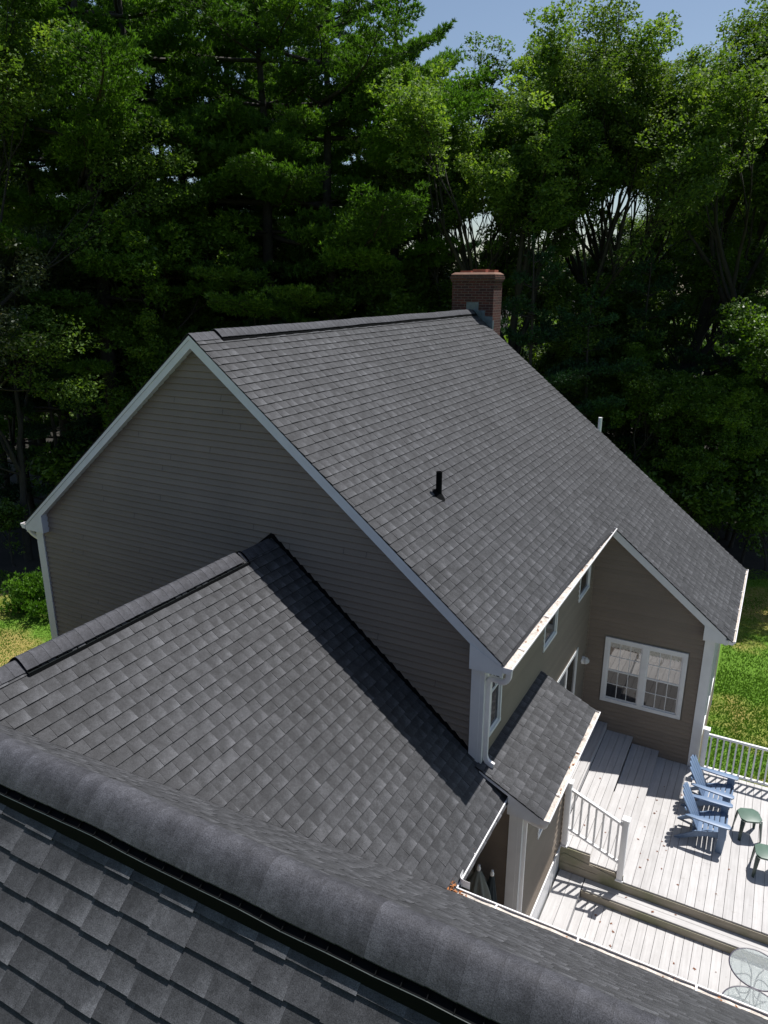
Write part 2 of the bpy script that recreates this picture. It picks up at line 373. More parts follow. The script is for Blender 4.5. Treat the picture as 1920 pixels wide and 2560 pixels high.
# --- main roof
def main_right(d): x = d/SL; return [(0.0, L)] if x <= XR + .004 else [(YN, L)]
RS = G
mb = MB(G)
n_right = [P_/SL, 0, 1/SL]
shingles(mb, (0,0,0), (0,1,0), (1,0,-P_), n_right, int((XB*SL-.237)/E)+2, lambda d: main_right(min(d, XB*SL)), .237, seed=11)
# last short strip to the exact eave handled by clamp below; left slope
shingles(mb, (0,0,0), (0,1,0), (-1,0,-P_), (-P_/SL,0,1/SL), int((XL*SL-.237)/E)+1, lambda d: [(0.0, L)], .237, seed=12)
# underlay slab
t = .014
for (x0, x1, y0, y1) in ((0, XR, 0.004, YN), (0, XB, YN, L-.004)):
    mb.hexa([(x0,y0,-P_*x0-t-.004),(x1-.01,y0,-P_*(x1-.01)-t-.004),(x1-.01,y1,-P_*(x1-.01)-t-.004),(x0,y1,-P_*x0-t-.004),
             (x0,y0,-P_*x0-.004),(x1-.01,y0,-P_*(x1-.01)-.004),(x1-.01,y1,-P_*(x1-.01)-.004),(x0,y1,-P_*x0-.004)], 1)
mb.hexa([(-XL+.01,.004,-P_*XL-t+.004),(0,.004,-t-.004),(0,L-.004,-t-.004),(-XL+.01,L-.004,-P_*XL-t+.004),
         (-XL+.01,.004,-P_*XL+.004),(0,.004,-.004),(0,L-.004,-.004),(-XL+.01,L-.004,-P_*XL+.004)], 1)
main_roof = part_h('roof', mb, [SH, FELT]); main_roof['label'] = 'large main roof of charcoal shingles'
mb = MB(G)
cap_run(mb, (0, 0, .006), (0,1,0), .6, (1,0,0), P_, .14, .006, .012, seed=4)
part_h('ridge_cap', mb, [SHN], main_roof)
mb = MB(G)
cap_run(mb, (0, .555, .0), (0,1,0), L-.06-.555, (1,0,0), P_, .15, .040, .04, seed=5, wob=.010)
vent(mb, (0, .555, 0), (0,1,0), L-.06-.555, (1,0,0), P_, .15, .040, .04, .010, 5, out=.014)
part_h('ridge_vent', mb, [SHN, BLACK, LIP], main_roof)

# --- wing roof (runs from the gable wall toward the viewer) and garage roof across the front
WX, WZ = 1.23, -2.95; WE = 5.05; PF = .985; FE = -1.85; FR = -6.0; FZ = -6.05 + PF*(FE-FR)
def wing_z(x): return WZ - P_*abs(x-WX)
def valley_y(x): # where the garage slope reaches the same height
    return FE - (wing_z(x) + 6.05)/PF
mb = MB(G)
for sg, sd_ in ((1, 21), (-1, 22)):
    def rw(d, sg=sg):
        x = WX + d/SL; return [(valley_y(x), YW)]
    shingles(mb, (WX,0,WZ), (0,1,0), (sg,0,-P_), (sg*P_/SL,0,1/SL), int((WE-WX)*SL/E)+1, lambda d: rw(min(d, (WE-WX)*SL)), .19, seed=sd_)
    xe = WX + sg*(WE-WX-.01); ze = wing_z(xe)-.004
    y0 = valley_y(WX); y1 = valley_y(WX+abs(xe-WX))
    mb.hexa([(WX,y0,WZ-.03),(xe,y1,ze-.02),(xe,YW,ze-.02),(WX,YW,WZ-.03),(WX,y0,WZ-.005),(xe,y1,ze-.001),(xe,YW,ze-.001),(WX,YW,WZ-.005)], 1)
wing_roof = part_h('roof', mb, [SH, FELT]); wing_roof['label'] = 'lower wing roof running from the gable wall toward the viewer'
mb = MB(G)
cap_run(mb, (WX, -.66, WZ+.004), (0,1,0), .80, (1,0,0), P_, .14, .008, .012, seed=6)
part_h('ridge_cap', mb, [SHN], wing_roof)
mb = MB(G)
cap_run(mb, (WX, -5.0, WZ+.004), (0,1,0), .92, (1,0,0), P_, .14, .008, .02, seed=8)
part_h('ridge_cap', mb, [SHN], wing_roof)
mb = MB(G)
cap_run(mb, (WX, -4.16, WZ), (0,1,0), 3.55, (1,0,0), P_, .15, .040, .04, seed=7, wob=.005)
vent(mb, (WX, -4.16, WZ), (0,1,0), 3.55, (1,0,0), P_, .15, .040, .04, .005, 7, out=.018)
part_h('ridge_vent', mb, [SHN, BLACK, LIP], wing_roof)
mb = MB(G)   # black step flashing where the wing roof meets the gable wall
for sg in (1, -1):
    x0, x1 = WX, WX + sg*3.43
    mb.hexa([(x0,YW-.03,WZ+.005),(x1,YW-.03,wing_z(x1)+.005),(x1,YW+.01,wing_z(x1)+.005),(x0,YW+.01,WZ+.005),
             (x0,YW-.028,WZ+.085),(x1,YW-.028,wing_z(x1)+.085),(x1,YW+.01,wing_z(x1)+.085),(x0,YW+.01,WZ+.085)])
part_h('wall_flashing', mb, [BLACK], wing_roof)

GX0, GX1 = -6.0, 13.0
SF = math.hypot(1, PF)
mb = MB(G)
def fy(y): return FZ + PF*(FR-y)*(1 if y > FR else -1)
def far_rng(d):
    y = FR + d/SF; z = FZ - PF*(y-FR)
    if z >= WZ: return [(GX0, WX), (WX, GX1)]
    dx = (WZ - z)/P_
    return [(GX0, WX-dx), (WX+dx, GX1)]
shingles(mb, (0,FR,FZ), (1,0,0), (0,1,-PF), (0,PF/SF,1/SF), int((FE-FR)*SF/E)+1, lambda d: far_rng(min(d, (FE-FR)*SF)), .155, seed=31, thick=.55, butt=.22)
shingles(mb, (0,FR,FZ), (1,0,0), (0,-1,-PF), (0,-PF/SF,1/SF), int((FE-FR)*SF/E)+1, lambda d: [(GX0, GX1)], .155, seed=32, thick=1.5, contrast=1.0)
NY = FR - (FE-FR)
mb.poly([(GX0,FR,FZ-.004),(GX0,NY,-6.05-.004),(GX1,NY,-6.05-.004),(GX1,FR,FZ-.004)], 1)
mb.poly([(WX,-5.0,WZ-.006),(WE,FE,-6.054),(GX1,FE,-6.054),(GX1,FR,FZ-.004),(WX,FR,FZ-.004)], 1)
mb.poly([(WX,-5.0,WZ-.006),(WX-(WE-WX),FE,-6.054),(GX0,FE,-6.054),(GX0,FR,FZ-.004),(WX,FR,FZ-.004)], 1)
garage_roof = part_h('roof', mb, [SH, FELT]); garage_roof['label'] = 'nearest garage roof crossing the foreground'
mb = MB(G)
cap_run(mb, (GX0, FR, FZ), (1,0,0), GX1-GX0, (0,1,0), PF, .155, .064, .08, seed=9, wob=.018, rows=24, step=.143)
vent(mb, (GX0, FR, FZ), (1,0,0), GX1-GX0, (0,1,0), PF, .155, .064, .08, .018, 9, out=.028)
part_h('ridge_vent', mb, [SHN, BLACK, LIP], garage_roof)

# --- lean-to roof over the side bump-out
BP = .5; BZ = -5.70; BE = 5.62; BY1 = 3.03; SB = math.hypot(1, BP)
mb = MB(G)
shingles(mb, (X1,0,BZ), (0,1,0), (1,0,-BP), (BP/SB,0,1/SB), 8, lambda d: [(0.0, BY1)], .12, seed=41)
xe = BE - .02
mb.hexa([(X1,.005,BZ-.02),(xe,.005,BZ-BP*(xe-X1)-.02),(xe,BY1-.005,BZ-BP*(xe-X1)-.02),(X1,BY1-.005,BZ-.02),
         (X1,.005,BZ-.004),(xe,.005,BZ-BP*(xe-X1)-.004),(xe,BY1-.005,BZ-BP*(xe-X1)-.004),(X1,BY1-.005,BZ-.004)], 1)
lean_roof = part_h('roof', mb, [SH, FELT]); lean_roof['label'] = 'small lean-to roof above the deck stairs'

# --- siding
def siding(mb, org, S, Nv, poly, openings=(), expo=.1016, seams=True, seed=0, z_top_lim=None):
    """org: 3d origin (z=0 ref), S horizontal unit, Nv outward unit; poly convex [(s,z)...]"""
    rr = random.Random(seed); org = Vector(org); S = Vector(S); Nv = Vector(Nv); up = Vector((0,0,1))
    zs = [p[1] for p in poly]; z0, z1 = min(zs), max(zs)
    def rng_at(z):
        xs = []
        for i in range(len(poly)):
            (sa, za), (sb, zb) = poly[i], poly[(i+1) % len(poly)]
            if abs(za-zb) < 1e-9:
                if abs(z-za) < 1e-6: xs += [sa, sb]
                continue
            if min(za,zb)-1e-9 <= z <= max(za,zb)+1e-9: xs.append(sa + (sb-sa)*(z-za)/(zb-za))
        return (min(xs), max(xs)) if xs else None
    k = 0; z = z0
    while z < z1 - .005:
        zt = min(z + expo, z1)
        a, b = rng_at(z + 1e-5), rng_at(zt - 1e-5)
        k += 1
        if not a or not b: z = zt; continue
        pieces = [(a[0], a[1], b[0], b[1])]
        for (s0, s1, zo0, zo1) in openings:
            if zt - .03 > zo0 and z + .03 < zo1:
                new = []
                for (a0, a1, b0, b1) in pieces:
                    if a1 <= s0 or a0 >= s1: new.append((a0,a1,b0,b1)); continue
                    if a0 < s0: new.append((a0, s0, b0, s0))
                    if a1 > s1: new.append((s1, a1, s1, b1))
                pieces = new
        for (a0, a1, b0, b1) in pieces:
            sh = .5 + rr.uniform(-.5, .5)
            P = lambda s, zz, h: org + S*s + up*zz + Nv*h
            w1 = rr.uniform(-.0012, .0012)
            q = .1; ac, bc = a0+(b0-a0)*q, a1+(b1-a1)*q; zc = z + .015
            mb.poly([P(ac,zc,.028+w1), P(bc,zc,.028-w1), P(b1,zt,.002), P(b0,zt,.002)], 0, sh)
            mb.poly([P(a0,z,.009), P(a1,z,.009), P(bc,zc,.028-w1), P(ac,zc,.028+w1)], 0, sh)
            mb.poly([P(a0,z,-.004), P(a1,z,-.004), P(a1,z,.009), P(a0,z,.009)], 0, sh)
            if seams and a1-a0 > 2.2 and rr.random() < .5:
                for _ in range(1 + (a1-a0 > 6)):
                    s = rr.uniform(a0+.6, a1-.6)
                    mb.poly([P(s,z+.015,.0292), P(s+.007,z+.015,.0292), P(s+.007,zt-.004,.0042), P(s,zt-.004,.0042)], 1, .5)
        z = zt
def wall_core(mb, pts, ext): mb.prism(pts, ext, 2)
def add_wall(name, org, S, Nv, poly, openings=(), seams=True, seed=0, label=None, thick=.12):
    mb = MB(G)
    siding(mb, org, S, Nv, poly, openings, seams=seams, seed=seed)
    core = [Vector(org) + Vector(S)*s + Vector((0,0,z)) - Vector(Nv)*.008 for s, z in poly]
    mb.prism([tuple(c) for c in core], tuple(Vector(Nv)*-thick), 2)
    o = part_h(name, mb, [SIDE, SEAM, WALLC])
    if label: o['label'] = label
    return o
tb = .17      # trim drop under the roof line
# front gable wall (faces the viewer, in shade)
add_wall('wall', (0,YW,0), (1,0,0), (0,-1,0), [(XLW,GZ),(X1,GZ),(X1,-P_*X1-.04),(0,-.05),(XLW,P_*XLW-.04)], seed=1)
# right wall under the long eave
op = [(.40-YW,.93-YW,-5.48,-4.35), (5.50-YW,6.40-YW,-5.40,-4.35), (3.07-YW,3.90-YW,-5.37,-4.35), (4.15-YW,5.85-YW,-8.69,-6.55)]
add_wall('wall', (X1,YW,0), (0,1,0), (1,0,0), [(0,GZ),(YNW-YW,GZ),(YNW-YW,-4.22),(0,-4.22)], op, seed=2, seams=False)
# wall of the deeper far half, facing the deck
add_wall('wall', (0,YNW,0), (1,0,0), (0,-1,0), [(X1,GZ),(X2,GZ),(X2,-P_*X2-.04),(X1,-P_*X1-.04)], [(5.04,6.78,-8.17,-6.58)], seed=3, seams=False)
add_wall('wall', (X2,YNW,0), (0,1,0), (1,0,0), [(0,GZ),(YBK-YNW,GZ),(YBK-YNW,-6.2),(0,-6.2)], [(.45,3.3,-8.75,-6.35)], seed=4)
add_wall('wall', (0,YBK,0), (-1,0,0), (0,1,0), [(-X2,GZ),(-XLW,GZ),(-XLW,P_*XLW-.04),(0,-.05),(-X2,-P_*X2-.04)], seed=5)
add_wall('wall', (XLW,YBK,0), (0,-1,0), (-1,0,0), [(0,GZ),(YBK-YW,GZ),(YBK-YW,-3.7),(0,-3.7)], seed=6)
# bump-out
XBO = 5.31
add_wall('wall', (0,YW,0), (1,0,0), (0,-1,0), [(X1+.02,GZ),(XBO,GZ),(XBO,-6.12),(X1+.02,-5.8)], seed=7, seams=False)
add_wall('wall', (XBO,YW,0), (0,1,0), (1,0,0), [(0,-8.86),(2.86,-8.86),(2.86,-6.13),(0,-6.13)], [(.92,1.65,-7.5,-6.5)], seed=8, seams=False)
add_wall('wall', (0,3.01,0), (-1,0,0), (0,1,0), [(-XBO,-8.86),(-X1,-8.86),(-X1,-5.8),(-XBO,-6.12)], seed=9, seams=False)
mb = MB(G); mb.box(X1+.0, X1+.03, YNW-.05, YNW-.0, -8.66, -4.25); part_h('corner_post', mb, [SIDE])
# wing and garage walls under their eaves
add_wall('wall', (X1-.03,-2.1,0), (0,1,0), (1,0,0), [(0,GZ),(YW+2.1,GZ),(YW+2.1,-6.2),(0,-6.2)], seed=10, seams=False)
add_wall('wall', (GX1-.3,-2.1,0), (-1,0,0), (0,1,0), [(0,GZ),(GX1-.3-X1,GZ),(GX1-.3-X1,-6.2),(0,-6.2)], seed=11)
add_wall('wall', (WX-3.4,-2.1,0), (-1,0,0), (0,1,0), [(0,GZ),(3.6,GZ),(3.6,-6.2),(0,-6.2)], seed=12)
add_wall('wall', (WX-3.4,YW,0), (0,-1,0), (-1,0,0), [(0,GZ),(YW+2.1,GZ),(YW+2.1,-6.2),(0,-6.2)], seed=13)
add_wall('wall', (GX0+.3,NY+.3,0), (1,0,0), (0,-1,0), [(0,GZ),(GX1-GX0-.6,GZ),(GX1-GX0-.6,-6.2),(0,-6.2)], seed=14)
for xg, nn in ((GX0+.3,-1), (GX1-.3,1)):
    add_wall('wall', (xg,NY+.3,0), (0,1,0), (nn,0,0), [(0,GZ),(-2.1-NY-.3,GZ),(-2.1-NY-.3,-6.3),(FR-NY-.3,FZ-.1),(0,-6.3)], seed=15)

# --- trim: rakes, returns, soffits, corner boards
def rake(mb, y, x0, x1, sgn=-1, drop=.2, zoff=0.0, pitch=P_, inner=None, zb=0.0):
    """fascia on the slanted gable edge from x0 to x1, face at y, body going +y (sgn -1 means it faces -y)"""
    f = lambda x: zb - pitch*abs(x)
    d = -sgn
    def slab(ya, yb, ta, tb_):
        pr = [(x0, ya, f(x0)-ta), (x1, ya, f(x1)-ta), (x1, ya, f(x1)-tb_), (x0, ya, f(x0)-tb_)]
        mb.prism(pr, (0, yb-ya, 0))
    slab(y+d*.002, y+d*.03, .018, .075)
    slab(y+d*.012, y+d*.03, .078, drop)
    slab(y+d*.034, y+d*.148, drop-.03, drop-.012)
for a_ in ((0, 0, 4.95), (0, 0, -4.36), (L, 0, XB-.05, 1), (L, 0, -4.36, 1), (YN, XR+.03, XB-.05)):
    mb = MB(G); rake(mb, *a_); part_h('rake_board', mb, [WHITE])
# eave return boxes at the gable corners
def ret(_, y, xw, xe, zbot, ztop_w, ztop_e, depth=.146):
    mb = MB(G); mb.prism([(xw,y,zbot),(xe,y,zbot),(xe,y,ztop_e),(xw,y,ztop_w)], (0,depth,0)); part_h('eave_return', mb, [WHITE])
ret(mb, .006, 4.51, 4.955, -4.215, -P_*4.51-.19, -P_*4.955-.07)
ret(mb, .006, -3.89, -4.37, -3.685, -P_*3.89-.19, -P_*4.37-.07)
ret(mb, YN+.006, 6.98, 7.42, -6.165, -P_*6.98-.19, -P_*7.42-.07)
ret(mb, .006, 5.15, 5.60, -6.30, BZ-BP*(5.15-X1)-.02, BZ-BP*(5.60-X1)-.03)
mb = MB(G); mb.prism([(4.72,.004,BZ-.03-BP*.06-.035),(5.6,.004,BZ-BP*(5.6-X1)-.02-.04),(5.6,.004,BZ-BP*(5.6-X1)-.02),(4.72,.004,BZ-BP*.06-.02)], (0,.14,0)); part_h('rake_board', mb, [WHITE])
# eave fascia boards and soffits
mb = MB(G); mb.box(4.955, 4.975, 0.01, YN, -4.22, -4.08); part_h('fascia', mb, [WHITE])
mb = MB(G); mb.box(X1+.015, 4.95, .16, YN+.14, -4.215, -4.2); part_h('soffit', mb, [WHITE])
mb = MB(G); mb.box(7.42, 7.44, YN+.01, L-.01, -6.17, -6.06); part_h('fascia', mb, [WHITE])
mb = MB(G); mb.box(X2+.015, 7.42, YN+.16, L-.16, -6.165, -6.15); part_h('soffit', mb, [WHITE])
mb = MB(G); mb.box(-4.385, -4.365, 0.01, L-.01, -3.69, -3.585); part_h('fascia', mb, [WHITE])
mb = MB(G); mb.box(-4.36, XLW-.015, .16, L-.16, -3.685, -3.67); part_h('soffit', mb, [WHITE])
mb = MB(G); mb.box(5.60, 5.618, 0.01, BY1, -6.30, -6.19); part_h('fascia', mb, [WHITE])
mb = MB(G); mb.box(XBO+.015, 5.598, .16, BY1-.01, -6.298, -6.28); part_h('soffit', mb, [WHITE])
mb = MB(G); mb.box(WE-.05, WE-.03, -1.75, YW-.01, -6.22, -6.07); part_h('fascia', mb, [WHITE])
mb = MB(G); mb.box(X1, WE-.052, -2.0, YW-.01, -6.215, -6.20); part_h('soffit', mb, [WHITE])
mb = MB(G); mb.box(WE-.02, GX1, FE-.03, FE-.01, -6.22, -6.08); part_h('fascia', mb, [WHITE])
mb = MB(G); mb.box(X1, GX1, -2.09, FE-.032, -6.215, -6.20); part_h('soffit', mb, [WHITE])
def corner(_, x, y, sx, sy, z0, z1, w=.15, t=.040):
    """L-shaped corner board at wall corner (x,y), outward signs sx, sy"""
    mb = MB(G)
    mb.box(min(x+sx*t, x-sx*w), max(x+sx*t, x-sx*w), min(y, y+sy*t), max(y, y+sy*t), z0, z1)
    mb.box(min(x, x+sx*t), max(x, x+sx*t), min(y-sy*.001, y-sy*w), max(y-sy*.001, y-sy*w), z0, z1)
    mb.box(min(x-sx*.02, x-sx*w), max(x-sx*.02, x-sx*w), min(y+sy*t, y+sy*(t+.004)), max(y+sy*t, y+sy*(t+.004)), z0, z1)
    part_h('corner_board', mb, [WHITE])
corner(mb, X1, YW, 1, -1, -5.72, -4.22); corner(mb, XLW, YW, -1, -1, GZ, -3.69)
corner(mb, X2, YNW, 1, -1, GZ, -6.17); corner(mb, XBO, YW, 1, -1, GZ, -6.30)
corner(mb, X2, YBK, 1, 1, GZ, -6.17)
mb = MB(G); mb.box(XBO+.001, XBO+.034, 2.90, 3.03, -8.86, -6.3); part_h('corner_board', mb, [WHITE])

# --- gutters
def gutter(name, p0, axis, length, out, lip_h=0.0, wdt=.13, dep=.085, end0=True, end1=True, seed=0, leaves=10):
    """K-style trough: back edge line starts at p0 (top), runs along axis, opens toward out"""
    mb = MB(G); p0 = Vector(p0); A = Vector(axis); O_ = Vector(out); up = Vector((0,0,1)); rr = random.Random(seed)
    prof = [(0,0),(0,-dep),(wdt*.68,-dep),(wdt*.8,-dep*.62),(wdt,-dep*.3),(wdt,0),(wdt-.016,0),(wdt-.016,-.012)]
    inn = [(.004,0),(.004,-dep+.012),(wdt*.62,-dep+.012),(wdt*.74,-dep*.55),(wdt-.018,-.012)]
    def P(s, q): return p0 + A*s + O_*q[0] + up*q[1]
    n = max(1, int(length/1.5)); 
    for i in range(n):
        s0, s1 = length*i/n, length*(i+1)/n
        for a, b in zip(prof[:-1], prof[1:]): mb.poly([P(s0,a), P(s1,a), P(s1,b), P(s0,b)], 0)
    fillz = -.03
    m_ = int(length/.09)+1
    for i in range(m_):   # trough with dried dirt, uneven
        s0, s1 = length*i/m_, length*(i+1)/m_
        h = lambda s: fillz + .012*mnoise.noise(Vector((s*6, seed*2.3, 0)))
        mb.poly([P(s0,(.002,h(s0)+.018)), P(s1,(.002,h(s1)+.018)), P(s1,(wdt-.016,h(s1))), P(s0,(wdt-.016,h(s0)))], 1, rr.random())
    for s in ([0] if end0 else []) + ([length] if end1 else []):
        pr = [tuple(P(s,q)) for q in prof[:6]]; mb.prism(pr, tuple(A*.003*(1 if s == 0 else -1)), 0)
    s = .6
    while s < length - .3:   # hangers across the trough
        mb.prism([tuple(P(s,(0,.0))), tuple(P(s,(wdt-.01,.0))), tuple(P(s,(wdt-.01,-.006))), tuple(P(s,(0,-.006)))], tuple(A*.02), 0); s += rr.uniform(.9,1.3)
    o = part_h(name, mb, [GUTW, GUT])
    return o
g_main = gutter('gutter', (4.978, .005, -4.075), (0,1,0), YN-.02, (1,0,0), seed=1)
g_far = gutter('gutter', (7.445, YN+.005, -6.065), (0,1,0), L-YN-.01, (1,0,0), seed=2)
g_left = gutter('gutter', (-4.388, .005, -3.585), (0,1,0), L-.01, (-1,0,0), seed=3)
g_lean = gutter('gutter', (5.618, .005, -6.20), (0,1,0), BY1-.005, (1,0,0), seed=4)
g_wing = gutter('gutter', (5.01, -1.735, -6.085), (0,1,0), YW+1.70, (1,0,0), end0=False, seed=5)
g_gar = gutter('gutter', (5.02, -1.845, -6.09), (1,0,0), GX1-5.02, (0,1,0), end0=False, seed=6)
mb = MB(G)   # bent aluminium splash guard at the inside corner
for i in range(6):
    a0, a1 = i/6*math.pi/2, (i+1)/6*math.pi/2
    c0 = (5.11+.05*(1-math.cos(a0)), -1.735+.02-.05*(math.sin(a0))); 
    p0 = (5.122+.07-.07*math.cos(a0)-.0, -1.60-.07*math.sin(a0)); p1 = (5.122+.07-.07*math.cos(a1), -1.60-.07*math.sin(a1))
    mb.prism([(p0[0],p0[1],-6.10),(p1[0],p1[1],-6.10),(p1[0],p1[1],-6.0),(p0[0],p0[1],-6.0)], (.003,.003,0))
mb.box(5.121, 5.124, -1.60, -1.52, -6.10, -6.0); mb.box(5.19, 5.27, -1.673, -1.670, -6.10, -6.0)
part_h('splash_guard', mb, [GUTW], g_wing)

def downspout(path, par, hw=(.038,.028)):
    mb = MB(G); mb.sweep(path, 0, sq=hw); return part_h('downspout', mb, [GUTW], par, bevel=.006)
def arc(a, b, c, n=6):
    a, b, c = Vector(a), Vector(b), Vector(c); return [tuple(a*(1-t)**2 + b*2*t*(1-t) + c*t*t) for t in [k/n for k in range(n+1)]]
downspout([(5.04,.10,-4.15)] + arc((5.04,.10,-4.20),(5.04,.10,-4.33),(4.93,.12,-4.36)) + [(4.84,.17,-4.375)] + arc((4.80,.185,-4.38),(4.73,.2,-4.39),(4.725,.2,-4.48)) +
          [(4.725,.2,-5.0)] + arc((4.725,.2,-5.58),(4.725,.2,-5.70),(4.80,.2,-5.725)) + [(4.86,.2,-5.75)], house)
downspout([(5.675,.09,-6.28)] + arc((5.675,.09,-6.31),(5.67,.09,-6.38),(5.57,.12,-6.40)) + [(5.48,.16,-6.42)] + arc((5.42,.19,-6.43),(5.36,.21,-6.44),(5.355,.21,-6.54)) + [(5.355,.21,-9.45)], house)
downspout([(-4.45,.12,-3.67)] + arc((-4.45,.12,-3.70),(-4.44,.13,-3.78),(-4.36,.16,-3.84)) + [(-4.30,.2,-3.90)] + arc((-4.27,.21,-3.93),(-4.235,.22,-3.98),(-4.235,.22,-4.1)) + [(-4.235,.22,-9.8)], house)

# --- windows
def window(org, S, Nv, s0, s1, z0, z1, grid=(3,2), units=1, trim=.07, lower_screen=True, split=.5, name='window', valance=False, dark=False, grid_low=True):
    org = Vector(org); S = Vector(S); Nv = Vector(Nv); up = Vector((0,0,1))
    def bx(mb, a, b, c, d, h0, h1, m=0):
        P = lambda s, z, h: tuple(org + S*s + up*z + Nv*h)
        mb.hexa([P(a,c,h0),P(b,c,h0),P(b,c,h1),P(a,c,h1),P(a,d,h0),P(b,d,h0),P(b,d,h1),P(a,d,h1)], m)
    fr = MB(G)
    bx(fr, s0, s1, z1-trim, z1, -.02, .03); bx(fr, s0, s1, z0, z0+trim, -.02, .034)
    bx(fr, s0, s0+trim, z0+trim, z1-trim, -.02, .03); bx(fr, s1-trim, s1, z0+trim, z1-trim, -.02, .03)
    iw = (s1-s0-2*trim); mull = .11 if units > 1 else 0
    uw = (iw - mull*(units-1))/units
    for k in range(1, units): a = s0+trim+k*uw+(k-1)*mull; bx(fr, a, a+mull, z0+trim, z1-trim, -.02, .032)
    win = part_h(name, fr, [WHITE])
    for k in range(units):
        a = s0+trim+k*(uw+mull); b = a+uw; zm = z0+trim+(z1-z0-2*trim)*split
        for (c, d, h, low) in ((zm-.02, z1-trim, .012, 0), (z0+trim, zm+.02, .006, 1)):
            sa = MB(G); r = .03
            bx(sa, a, b, d-r, d, -.01, h); bx(sa, a, b, c, c+r, -.01, h); bx(sa, a, a+r, c+r, d-r, -.01, h); bx(sa, b-r, b, c+r, d-r, -.01, h)
            part_h('sash', sa, [WHITE], win)
            pn = MB(G); bx(pn, a+r-.003, b-r+.003, c+r-.003, d-r+.003, -.012, h-.012); 
            part_h('pane', pn, [DARKG if dark else (SCREEN if (low and lower_screen) else GLASS)], win)
            if valance and not low:
                va = MB(G); n_ = 26
                for q in range(n_):
                    u0 = a+r+(b-a-2*r)*q/n_; u1 = a+r+(b-a-2*r)*(q+1)/n_
                    P = lambda s, z, hh: tuple(org + S*s + up*z + Nv*hh)
                    mid = (u0+u1)/2; va.poly([P(u0,d-r-.10-.012*(q%3),h-.011),P(mid,d-r-.10-.012*(q%3),h-.009),P(mid,d-r,h-.009),P(u0,d-r,h-.011)])
                    va.poly([P(mid,d-r-.10-.012*(q%3),h-.009),P(u1,d-r-.10-.012*(q%3),h-.011),P(u1,d-r,h-.011),P(mid,d-r,h-.009)])
                part_h('valance', va, [CURT], win)
            if grid and (grid_low or not low):
                mu = MB(G); t = .0075
                for i in range(1, grid[0]): s = a+r+(b-a-2*r)*i/grid[0]; bx(mu, s-t, s+t, c+r, d-r, h-.013, h-.006)
                for j in range(1, grid[1]): z = c+r+(d-c-2*r)*j/grid[1]; bx(mu, a+r, b-r, z-t, z+t, h-.0125, h-.0065)
                part_h('muntin', mu, [WHITE], win)
    return win
CURT = simple('valance_cloth', (.5,.47,.42), .9, var=.3, scale=30)
wn = window((0,YNW-.0,0), (1,0,0), (0,-1,0), 5.07, 6.75, -8.15, -6.60, units=2, trim=.085, valance=True); wn['label'] = 'double window facing the deck'
window((X1,0,0), (0,1,0), (1,0,0), .42, .92, -5.48, -4.22, grid=(2,2), trim=.05, dark=True, split=.55, grid_low=False)
window((X1,0,0), (0,1,0), (1,0,0), 3.07, 3.90, -5.38, -4.22, grid=None, trim=.05, dark=True, split=.93)
window((X1,0,0), (0,1,0), (1,0,0), 5.50, 6.40, -5.41, -4.22, grid=None, trim=.05, dark=True, split=.93)
window((XBO,0,0), (0,1,0), (1,0,0), 1.08, 1.80, -7.49, -6.5, grid=(2,2), trim=.05)
window((X2,0,0), (0,1,0), (1,0,0), YNW+.47, YNW+3.28, -8.73, -6.37, grid=None, units=3, trim=.06, dark=True)
# sliding door onto the landing
mb = MB(G)
P = lambda y0, y1, z0, z1, h0, h1, m=0: mb.box(X1+h0, X1+h1, y0, y1, z0, z1, m)
P(4.17,5.83,-6.62,-6.55,-.02,.035); P(4.17,5.83,-8.67,-8.62,-.02,.04); P(4.17,4.24,-8.62,-6.62,-.02,.034); P(5.76,5.83,-8.62,-6.62,-.02,.034); P(4.97,5.04,-8.62,-6.62,-.02,.026)
door = part_h('sliding_door', mb, [WHITE])
mb = MB(G); mb.box(X1-.01, X1+.006, 4.24, 5.76, -8.62, -6.62); part_h('pane', mb, [DARKG], door)
mb = MB(G); mb.sweep([(X1+.03,5.08,-7.75),(X1+.06,5.08,-7.73),(X1+.06,5.08,-7.57),(X1+.03,5.08,-7.55)], .008); part_h('handle', mb, [WHITE], door)
# caged bulkhead lamp
LAMPG = simple('frosted_lamp_glass', (.62,.62,.60), .3, var=.05)
mb = MB(G)
cx, cy, cz = X1+.02, 6.36, -7.1
mb.sweep([(cx-.01,cy,cz),(cx+.045,cy,cz)], .085, n=20)
lamp = part_h('wall_lamp', mb, [WHITEP])
mb = MB(G); ring = []
mb.sweep([(cx+.045,cy,cz),(cx+.09,cy,cz),(cx+.12,cy,cz),(cx+.135,cy,cz)], [.066,.062,.045,.015], n=18); part_h('lamp_glass', mb, [LAMPG], lamp, smooth=True)
mb = MB(G)
for k in range(5):
    a = k*math.pi/5; dy, dz = math.cos(a)*.075, math.sin(a)*.075
    mb.sweep([(cx+.04,cy+dy,cz+dz),(cx+.10,cy+dy*.95,cz+dz*.95),(cx+.15,cy+dy*.4,cz+dz*.4),(cx+.152,cy,cz),(cx+.15,cy-dy*.4,cz-dz*.4),(cx+.10,cy-dy*.95,cz-dz*.95),(cx+.04,cy-dy,cz-dz)], .004, n=5)
mb.sweep([(cx+.095,cy+.073*math.cos(t),cz+.073*math.sin(t)) for t in [2*math.pi*i/20 for i in range(21)]], .004, n=5, caps=False)
part_h('lamp_cage', mb, [WHITEP], lamp)

